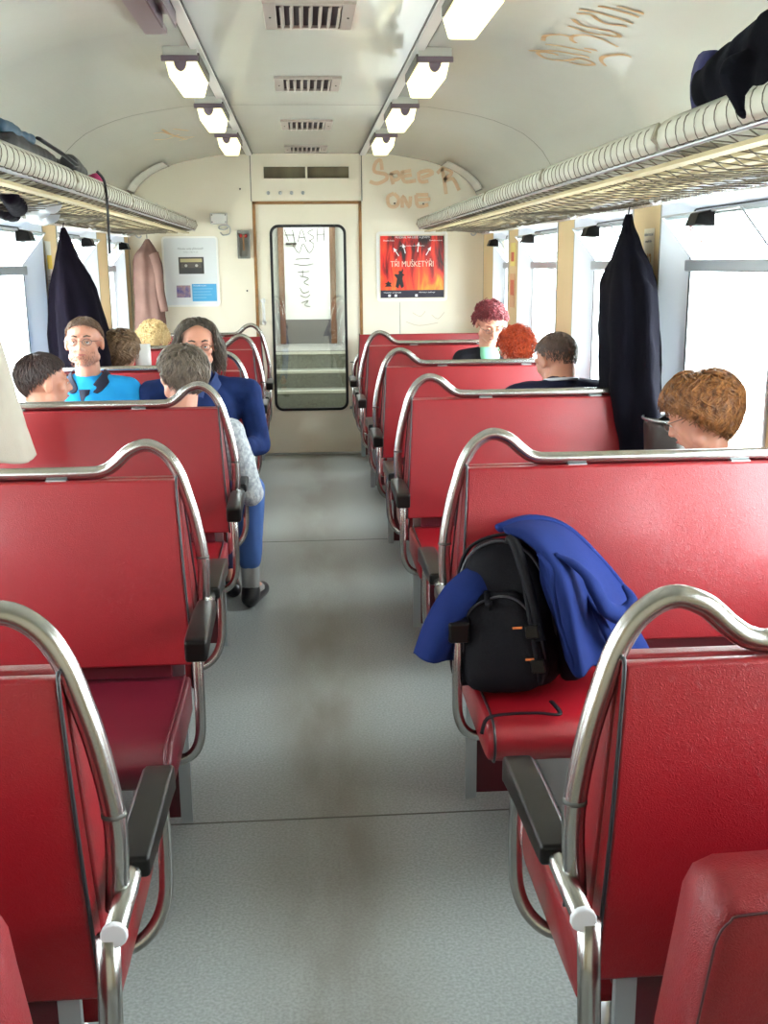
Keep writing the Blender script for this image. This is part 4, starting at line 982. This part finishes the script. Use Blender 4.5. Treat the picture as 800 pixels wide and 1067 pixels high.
    if collar:
        cm = mat('collar_%d_%d_%d' % collar, collar, .8)
        if inner == 'polo':
            q = MB()
            for s in (-1, 1):
                q.add([nk+Vector(v) for v in ((s*.058, -.06, .045), (s*.078, .0, .034), (s*.058, .066, .004), (s*.012, .108, -.045), (s*.060, .128, -.078), (s*.100, .085, -.035), (s*.118, .0, .0), (s*.095, -.07, .012))], [(0, 1, 6, 7), (1, 2, 5, 6), (2, 3, 4, 5)])
            obj('collar', q, cm, tp, solid=.004, subd=1)
            q = MB(); q.add([nk+Vector(v) for v in ((-.026, .112, -.045), (.026, .112, -.045), (.008, .140, -.13), (-.008, .140, -.13))], [(0, 1, 2, 3)]); obj('placket', q, cm, tp, solid=.01)
        elif inner == 'shirt':
            q = MB(); q.tube([nk+Vector((.064*sin(a), .064*cos(a)-.012, .012+.010*cos(a)*-1)) for a in np.linspace(0, 2*pi, 17)[:-1]], .013, 8, closed=True, flat=.5); obj('shirt_collar', q, cm, tp)
        elif inner == 'vneck':
            V = []
            for z, w in ((.02, .060), (-.03, .062), (-.08, .048), (-.13, .032), (-.18, .012)):
                V += [nk+Vector((x*w, .075+(-z)*.28+.01*(1-abs(x)), z)) for x in (-1, -.5, 0, .5, 1)]
            q = MB().grid(V, 5, 5); obj('blouse', q, cm, tp, solid=.012)
    q = MB(); q.sphere(hp+Vector((0, .01, -.02)), (.178*fat, .135, .085), 16, 10)
    for s in (-1, 1):
        kn, an = S0[('l', s)]; q.cap(hp+Vector((s*.085, .0, -.01)), kn, .088, .070, 14); q.cap(kn, an+Vector((0, 0, .12 if legs == 'stride' else .03)), .070, .052, 12)
    me = wrinkle(blob(q, .011, 3), .004, 14, seed+3); obj('trousers', me, mat('trousers_%d_%d_%d' % legcol, legcol, .85, bump=(260, .2, 'noise')), t)
    for s in (-1, 1):
        kn, an = S0[('l', s)]
        q = MB(); q.cap(an+Vector((0, -.03, -.05)), an+Vector((s*.02, .14, -.056)), .040, .036, 12); q.cap(an+Vector((0, -.02, -.04)), an+Vector((0, .0, -.015)), .042, .042, 12); me = blob(q, .007, 2)
        for v in me.vertices: v.co.z = max(v.co.z, .004+zf)
        sh_ = obj('shoe', me, mat('black_leather', (26, 24, 28), .35), t)
        if legs == 'stride': obj('sock', MB().cap(an+Vector((0, 0, .14)), an, .042, .040, 12).cap(an+Vector((0, 0, -.02)), an+Vector((s*.012, .085, -.040)), .040, .034, 12), mat('grey_sock', (150, 150, 150), .9, bump=(300, .3, 'noise')), t)
    return t, M
PI = pi
person('man in a bright blue polo shirt with dark collar and glasses, facing the camera', (-1.06, 5.06, .01), PI, (.0, .05, 0, 0), 'receding', ((124, 96, 78), (88, 66, 52)), 500, topcol=(38, 146, 208), legcol=(60, 62, 80), glasses=True, collar=(28, 30, 52), inner='polo', topname='polo_shirt', jaw=1.08, fat=1.08, aw=.82, seed=2, beard=True)
person('dark-haired person seen from behind below the blue-shirted man, head turned right', (-1.09, 4.30, -.10), 0, (-1.1, -.05, 0, .0), 'short', ((62, 44, 40), (36, 26, 26)), 1100, topcol=(110, 70, 80), aw=.72, seed=4)
person('person with straight light brown hair seen from behind, right of the blue-shirted man', (-1.02, 5.70, -.10), 0, (-.35, -.1, 0, 0), 'bob', ((140, 112, 84), (98, 76, 56)), 1100, topcol=(170, 150, 140), seed=5)
person('person with curly blond hair by the end wall under the pinkish coat', (-1.04, 7.10, -.13), 0, (.2, -.1, 0, 0), 'curl', ((230, 206, 156), (186, 152, 98)), 420, topcol=(120, 110, 110), seed=6)
DENIM = mat('blue_denim', (32, 50, 98), .85, var=(16, 1, (22, 35, 74)), bump=(300, .4, 'noise'), spec=.12)
person('long-haired man in a blue denim jacket and glasses, half hidden behind the grey-haired woman', (-.545, 5.07, -.01), PI+.05, (.1, -.06, 0, 0), 'long', ((112, 100, 88), (64, 54, 47)), 900, topcol=DENIM, legcol=(44, 60, 104), glasses=True, collar=(40, 60, 110), inner='polo', topname='denim_jacket', fat=1.08, seed=8, sh=.215, arms='side', longcollar=True)
KNIT = mat('grey_knit', (186, 190, 192), .95, var=(70, .5, (138, 142, 148)), bump=(150, .8, 'noise'))
person('grey-haired woman in a pale mottled cardigan and jeans, back turned, foot in the aisle', (-.54, 4.24, -.075), -.15, (.75, -.02, .05, .0), 'shag', ((132, 118, 104), (82, 72, 64)), 1400, topcol=KNIT, legcol=(62, 96, 160), topname='cardigan', legs='stride', arms='side', seed=9, fat=1.05)
person('woman with short curly dark red hair and glasses in a black cardigan, looking down', (1.10, 6.66, -.01), PI, (.12, -.5, 0, .03), 'curl', ((146, 52, 58), (92, 30, 40)), 520, topcol=(28, 28, 34), glasses=True, collar=(120, 186, 150), inner='vneck', topname='cardigan', arms='read', aw=.72, seed=10, lean=.05)
person('person with bright orange-red hair seen from behind, next to the window', (1.12, 5.78, -.12), 0, (.1, -.15, 0, 0), 'curl', ((206, 84, 40), (150, 46, 26)), 520, topcol=(60, 40, 50), aw=.72, seed=11)
person('man with cropped dark hair in a dark suit seen from behind, head bent left', (1.05, 4.46, .015), .15, (.35, -.45, 0, .02, 0, -.075), 'buzz', ((112, 88, 78), (70, 54, 48)), 2600, topcol=(34, 36, 58), collar=(214, 220, 232), inner='shirt', topname='suit_jacket', aw=.92, seed=12, fat=1.1, lean=.02)
person('woman with auburn bobbed hair and glasses seen from behind by the nearest window, head bent', (1.16, 3.03, -.10), .35, (.55, -.42, 0, .0), 'bob', ((158, 104, 56), (78, 44, 26)), 2400, topcol=(226, 226, 226), glasses=True, topname='blouse', fat=.9, aw=.72, seed=13, lean=.02)

# ------------------------------------------------------------ hanging coats
def coat(name, lab, cat, m, rings, folds, hook, sleeves=(), seed=1, amp=.10):
    """rings: (z, cx, cy, rx, ry) from the hook down"""
    t = thing(name, lab, cat, (rings[-1][1], rings[-1][2], rings[-1][0]), absolute=True)
    rnd = random.Random(seed); N = 56; R_ = []
    zs = smoothp([(r[0], r[1], r[2]) for r in rings], 6); rr = smoothp([(r[3], r[4], i/(len(rings)-1)) for i, r in enumerate(rings)], 6)
    ph = [rnd.uniform(0, 6.28) for _ in range(4)]; V = []
    for a_, b_ in zip(zs, rr):
        k = b_.z
        for i in range(N):
            a = 2*pi*i/N
            f = 1+amp*min(1, .35+k)*(sin(folds*a+ph[0]+1.1*k)*.55+sin((folds*2-1)*a+ph[1]-1.5*k)*.3+sin((folds+3)*a+ph[2]+2*k)*.35)
            V.append((a_.y+b_.x*f*cos(a), a_.z+b_.y*f*sin(a), a_.x+.006*sin(folds*a+ph[3])*k))
    q = MB().grid(V, N, len(zs), True); n = len(V); q.f += [tuple(range(N)), tuple(range(n-N, n))]
    me = wrinkle(q.mesh('body'), .009, 13, seed); obj('body', me, m, t)
    for pts, rad in sleeves:
        sp = smoothp(pts, 5); rs = [rad*(1.12-.35*i/(len(sp)-1)) for i in range(len(sp))]
        me = wrinkle(MB().tube(sp, rs, 14, flat=.62).mesh('sleeve'), .005, 24, seed+5); obj('sleeve', me, m, t)
    if hook: obj('hanging_loop', MB().tube(smoothp(hook, 3), .0028, 6), PIPE, t)
    return t
NAVY = mat('navy_wool', (15, 14, 23), .95, var=(9, 1, (10, 9, 16)), bump=(260, .3, 'noise'), spec=.08)
DARK = mat('dark_purple_cloth', (18, 12, 24), .95, var=(9, 1, (12, 9, 17)), bump=(260, .3, 'noise'), spec=.08)
CWHITE = mat('cream_cotton', (192, 184, 170), .9, var=(5, 1, (178, 170, 156)), bump=(260, .25, 'noise'), spec=.1)
PINKB = mat('dusty_pink_cloth', (120, 92, 84), .9, var=(9, 1, (100, 76, 70)), bump=(260, .25, 'noise'), spec=.1)
coat('hanging_coat', 'long dark navy coat hanging from the right luggage rack between the two nearest windows', 'coat', NAVY,
     [(1.655, 1.262, 4.30, .010, .018), (1.60, 1.258, 4.29, .026, .045), (1.52, 1.256, 4.27, .050, .10), (1.42, 1.255, 4.25, .080, .18), (1.34, 1.255, 4.23, .092, .23), (1.15, 1.256, 4.20, .096, .24), (1.0, 1.258, 4.18, .097, .25), (.88, 1.262, 4.15, .092, .26), (.76, 1.27, 4.12, .082, .26), (.70, 1.27, 4.12, .08, .25)],
     5, [(1.262, 4.30, 1.655), (1.262, 4.29, 1.68), (1.27, 4.30, 1.69)], [], 3, amp=.22)
coat('hanging_coat', 'dark coat hanging behind the blue-shirted man by the left windows', 'coat', DARK,
     [(1.66, -1.245, 5.62, .012, .02), (1.60, -1.24, 5.62, .03, .05), (1.50, -1.23, 5.62, .06, .10), (1.38, -1.215, 5.62, .095, .16), (1.20, -1.20, 5.62, .125, .19), (1.0, -1.18, 5.62, .145, .2), (.80, -1.17, 5.62, .15, .2), (.74, -1.17, 5.62, .145, .19)],
     5, [(-1.245, 5.62, 1.66), (-1.24, 5.62, 1.69)], [], 5, amp=.2)
coat('hanging_coat', 'cream white coat hanging at the left edge of the photo', 'coat', CWHITE,
     [(1.62, -1.26, 3.66, .03, .03), (1.54, -1.24, 3.66, .06, .06), (1.42, -1.215, 3.66, .09, .10), (1.25, -1.19, 3.66, .12, .12), (1.05, -1.165, 3.66, .14, .13), (.92, -1.145, 3.66, .150, .13), (.832, -1.135, 3.66, .158, .13)],
     4, [(-1.26, 3.66, 1.62), (-1.262, 3.67, 1.69)], [], 7, amp=.07)
q = MB()
rn = random.Random(4)
for k in range(7):
    z = 1.66-.035*k; q.tube(smoothp([(-1.20+rn.uniform(-.03, .02), 3.60+rn.uniform(-.03, .03), z), (-1.13+rn.uniform(-.02, .02), 3.57, z-.03), (-1.15+rn.uniform(-.03, .03), 3.62, z-.07), (-1.22, 3.62, z-.04)], 4), .011, 6)
t = thing('scarf', 'knotted beige scarf hanging above the cream white coat', 'scarf', (-1.17, 3.6, 1.4), absolute=True); obj('loops', q, mat('beige_knit', (176, 158, 130), .9, var=(40, .6, (126, 108, 84)), bump=(120, .6, 'noise')), t)
coat('hanging_coat', 'dusty pink trench coat hanging in the left corner by the end wall', 'coat', PINKB,
     [(1.665, -1.19, 8.18, .012, .02), (1.61, -1.19, 8.18, .05, .04), (1.54, -1.20, 8.17, .09, .06), (1.44, -1.20, 8.16, .105, .07), (1.25, -1.20, 8.16, .105, .07), (1.10, -1.20, 8.16, .115, .075), (.98, -1.20, 8.16, .12, .075)],
     4, [(-1.19, 8.18, 1.665), (-1.19, 8.18, 1.70)], [([(-1.14, 8.12, 1.56), (-1.11, 8.10, 1.46), (-1.10, 8.10, 1.30), (-1.08, 8.10, 1.14)], .036)], 9, amp=.12)
t = thing('newspaper', 'white sheet of paper held up beside the light brown hair on the left', 'paper', (-.90, 5.72, .97))
obj('sheet', MB().grid([(x, .01*sin(x*30), z) for z in (-.06, .02, .10) for x in (-.04, -.01, .02, .04)], 4, 3), mat('newsprint', (232, 232, 230), .8), t, solid=.0015)
# ------------------------------------------------------------ things on the racks
def cloth_blob(name, lab, cat, m, caps, seed, vox=.009, amp=.007, loc=None, parent=None):
    q = MB()
    for a, b_, ra, rb in caps: q.cap(a, b_, ra, rb, 14)
    me = wrinkle(blob(q, vox, 3), amp, 14, seed)
    if parent is not None: return obj(name, me, m, parent)
    t = thing(name, lab, cat, loc or caps[0][0], absolute=True); return t, me
JET = mat('black_blue_cloth', (12, 13, 22), .9, var=(9, 1, (8, 8, 14)), bump=(260, .3, 'noise'), spec=.08)
t, me = cloth_blob('jacket', 'dark navy jacket bundled on the right rack at the upper right edge', 'jacket', JET,
    [((.875, 2.42, 1.845), (.93, 2.15, 1.88), .058, .085), ((.93, 2.15, 1.88), (1.02, 1.80, 1.86), .09, .10), ((.90, 2.2, 1.85), (.87, 2.05, 1.80), .05, .05), ((1.0, 2.3, 1.82), (1.1, 1.9, 1.83), .06, .09), ((.83, 2.17, 1.83), (.825, 2.13, 1.755), .04, .018)], 5, loc=(1.0, 2.1, 1.78))
obj('body', me, JET, t)
V = []
for i, (y, r) in enumerate(((2.40, .058), (2.44, .064), (2.475, .068), (2.47, .060), (2.43, .050))):
    for k in range(18):
        a = 2*pi*k/18; V.append((.868+r*.55*cos(a)+.0*(i), y+.02*cos(a), 1.852+r*1.12*sin(a)))
q = MB().grid(V, 18, 5, True); q.f += [tuple(range(18)), tuple(range(72, 90))]; obj('sleeve_cuff', q, mat('navy_cuff', (34, 36, 84), .85, bump=(260, .3, 'noise')), t)
BK = mat('black_nylon', (16, 15, 20), .55, bump=(200, .2, 'noise'))
t, me = cloth_blob('duffel_bag', 'dark blue and black bag lying on the left rack', 'bag', BK,
    [((-.90, 3.85, 1.82), (-.93, 3.4, 1.84), .035, .045), ((-.93, 3.4, 1.83), (-1.05, 3.1, 1.82), .045, .045), ((-1.05, 3.8, 1.82), (-1.15, 3.3, 1.82), .05, .05)], 6, loc=(-1.0, 3.5, 1.8), amp=.004)
obj('body', me, BK, t)
me2 = cloth_blob('flap', '', '', mat('petrol_nylon', (42, 70, 92), .6), [((-.89, 3.6, 1.862), (-.92, 3.35, 1.878), .016, .022)], 4, parent=t)
obj('strap', MB().tube(smoothp([(-.87, 3.6, 1.87), (-.845, 3.8, 1.845), (-.825, 3.95, 1.82), (-.85, 4.1, 1.835)], 5), .010, 6, flat=.4), BK, t)
t, me = cloth_blob('bag', 'small black bag with a dangling strap on the left rack', 'bag', BK, [((-.88, 4.1, 1.835), (-.90, 4.42, 1.825), .035, .025), ((-.95, 4.2, 1.82), (-1.05, 4.4, 1.82), .045, .04)], 8, loc=(-.9, 4.3, 1.79), amp=.004)
obj('body', me, BK, t)
obj('strap', MB().tube(smoothp([(-.84, 4.42, 1.835), (-.818, 4.44, 1.80), (-.812, 4.44, 1.72), (-.815, 4.45, 1.62), (-.817, 4.45, 1.52)], 5), .006, 6), BK, t)
t, me = cloth_blob('cap', 'magenta cloth lying on the left rack beyond the black bag', 'cloth', BK, [((-.87, 4.55, 1.81), (-.92, 4.68, 1.81), .03, .03)], 9, loc=(-.9, 4.6, 1.79), amp=.004)
obj('body', me, mat('magenta_cloth', (150, 30, 84), .8), t)
# parcels sagging in the left net
t, me = cloth_blob('plastic_bag', 'pale plastic bag sagging in the net of the left rack', 'bag', BK, [((-1.0, 4.3, 1.71), (-1.12, 4.5, 1.695), .04, .04), ((-1.1, 4.7, 1.69), (-1.2, 4.85, 1.68), .04, .035)], 12, loc=(-1.1, 4.2, 1.68), amp=.01)
obj('body', me, mat('pale_plastic', (140, 142, 148), .5), t)
t, me = cloth_blob('umbrella', 'dark bundle sagging in the net at the left edge', 'bag', BK, [((-1.0, 3.7, 1.70), (-1.1, 4.2, 1.69), .03, .035), ((-1.2, 3.9, 1.69), (-1.22, 4.6, 1.68), .03, .03)], 13, loc=(-1.1, 3.7, 1.67), amp=.006)
t.name = 'bundle'; obj('body', me, DARK, t)
# ------------------------------------------------------------ backpack and blue jacket
bt = thing('backpack', 'black backpack standing on the right bench under the blue jacket', 'backpack', (.47, 2.42, .455))
NY = mat('backpack_nylon', (17, 15, 21), .65, bump=(420, .35, 'noise'), var=(12, 1, (12, 11, 16)), spec=.15)
Mb = Matrix.Rotation(-.20, 4, 'X') @ Matrix.Rotation(-.35, 4, 'Z') @ Matrix.Rotation(-.10, 4, 'Y')
def bp_shell(c, r, taper, e=.55, nu=36, nv=22, belly=0.):
    q = MB(); q.sphere((0, 0, 0), r, nu, nv, e)
    out = []
    for v in q.v:
        x, y, z = v; k = max(0., (z/r[2]+1)/2)
        w = 1-taper*k**2.2; d = 1-(taper*.9)*k**2; out.append(Mb @ Vector((c[0]+x*w, c[1]+y*d+belly*(1-k)*.5, c[2]+z)))
    q.v = [tuple(p) for p in out]; return q
bt.scale = (1.12, 1.08, .96)
main = wrinkle(bp_shell((0, 0, .185), (.118, .085, .188), .30).mesh('main'), .004, 16, 3)
bd = obj('main_body', main, NY, bt)
me = wrinkle(bp_shell((-.012, -.075, .125), (.098, .050, .125), .28, belly=-.01).mesh('p'), .004, 18, 6); fp = obj('front_pocket', me, NY, bt)
me = wrinkle(bp_shell((-.118, -.005, .09), (.028, .055, .085), .2).mesh('p'), .003, 22, 7); obj('side_pocket', me, NY, bt)
me = wrinkle(bp_shell((.118, -.01, .09), (.028, .055, .085), .2).mesh('p'), .003, 22, 8); obj('side_pocket', me, NY, bt)
ZIP = mat('zip_black', (46, 44, 50), .4)
def on_b(pts, r=.003): return MB().tube(smoothp([tuple(Mb @ Vector(p)) for p in pts], 5), r, 6)
obj('zip', on_b([(-.10, -.055, .10), (-.102, -.058, .20), (-.092, -.056, .28), (-.06, -.052, .345), (0, -.050, .372), (.06, -.052, .345), (.092, -.056, .28), (.102, -.058, .20), (.10, -.055, .10)], .0038), ZIP, bd)
obj('zip', on_b([(-.088, -.105, .06), (-.090, -.112, .15), (-.062, -.112, .215), (0, -.110, .240), (.045, -.112, .222), (.075, -.112, .16), (.078, -.105, .08)], .0034), ZIP, fp)
obj('piping', on_b([(-.118, .02, .04), (-.122, .02, .20), (-.105, .015, .30), (-.07, .01, .36), (0, .01, .383), (.07, .01, .36), (.105, .015, .30)], .0045), NY, bd)
for x, z0, z1 in ((.055, .33, .02), (-.03, .25, .20)):
    obj('compression_strap', on_b([(x, -.085, z0), (x+.01, -.135, (z0+z1)/2), (x+.012, -.125, z1+.03), (x+.005, -.10, z1)], .0065), NY, bt)
for x, y, z in ((.066, -.142, .155), (.068, -.138, .07)):
    bk = obj('buckle', MB().box((-.014, -.006, -.016), (.014, .006, .016)), BLACKP, bt, smooth=False, bevel=.003); bk.matrix_local = Mb @ Matrix.Translation((x, y, z))
ora = mat('orange_tag', (214, 110, 50), .6)
for x, y, z in ((.036, -.138, .165), (.052, -.128, .085)):
    bk = obj('zip_pull', MB().box((-.010, -.003, -.002), (.010, .003, .003)), ora, bt, smooth=False); bk.matrix_local = Mb @ Matrix.Translation((x, y, z))
obj('shoulder_strap', on_b([(.03, -.05, .375), (.045, -.075, .36), (.058, -.10, .31), (.072, -.12, .22), (.078, -.135, .13)], .012), NY, bt)
obj('waist_strap', MB().tube(smoothp([(.04, -.13, .012), (.045, -.19, .008), (.0, -.185, .010), (-.06, -.18, .008), (-.105, -.19, .004), (-.118, -.20, -.03)], 5), .0055, 6, flat=.5), NY, bt)
BLUE = mat('blue_fleece', (27, 42, 98), .92, var=(8, 1, (21, 34, 82)), bump=(380, .3, 'noise'), spec=.12)
def sheet(G, n, amp, fold, seed, thick=.008):
    G = np.array(G, float); a, b_, _ = G.shape
    rows = [[tuple(p) for p in smoothp([tuple(v) for v in r], n)] for r in G]
    cols = list(zip(*rows)); cols = [[tuple(p) for p in smoothp(list(c), n)] for c in cols]
    nu = len(cols); nv = len(cols[0]); P = []
    for j in range(nv):
        for i in range(nu):
            x, y, z = cols[i][j]; u = i/(nu-1); v = j/(nv-1)
            d = amp*sin(fold*pi*u+seed+1.2*v)*(.25+.75*v); P.append((x+d*.15, y+d, z+d*.3))
    return MB().grid(P, nu, nv)
jt = thing('jacket', 'bright blue jacket draped over the backpack on the right bench', 'jacket', (.6, 2.5, .46), absolute=True)
obj('body', sheet(JG, 7, .016, 5.2, .4), BLUE, jt, solid=.012, offset=0)
obj('sleeve', sheet(JS, 7, .010, 2.6, .2), BLUE, jt, solid=.022, offset=0)
# turned-over front edge and rolled hem
E1 = [(.500, 2.37, .800), (.515, 2.31, .770), (.522, 2.28, .71), (.535, 2.27, .655), (.55, 2.235, .60), (.565, 2.235, .552)]
obj('front_edge', MB().tube(smoothp(E1, 6), [.010]*6+[.012]*20, 8, flat=.5), BLUE, jt)
E2 = [(.535, 2.36, .802), (.585, 2.32, .775), (.615, 2.29, .73), (.645, 2.29, .685), (.690, 2.31, .665), (.715, 2.33, .69), (.70, 2.36, .72)]
me = wrinkle(MB().tube(smoothp(E2, 6), [.006+.020*sin(i/36*pi) for i in range(37)], 12, flat=.6).mesh('c'), .003, 30, 2); obj('collar', me, BLUE, jt)
E3 = [(.60, 2.36, .73), (.63, 2.31, .66), (.66, 2.30, .60), (.675, 2.32, .555)]
obj('fold', MB().tube(smoothp(E3, 6), [.006+.016*i/18 for i in range(19)], 10, flat=.6), BLUE, jt)
E4 = [(.43, 2.53, .825), (.52, 2.57, .838), (.61, 2.58, .810), (.70, 2.585, .725), (.775, 2.575, .63), (.80, 2.55, .54)]
obj('back_fold', MB().tube(smoothp(E4, 6), [.018]*31, 10, flat=.6), BLUE, jt)
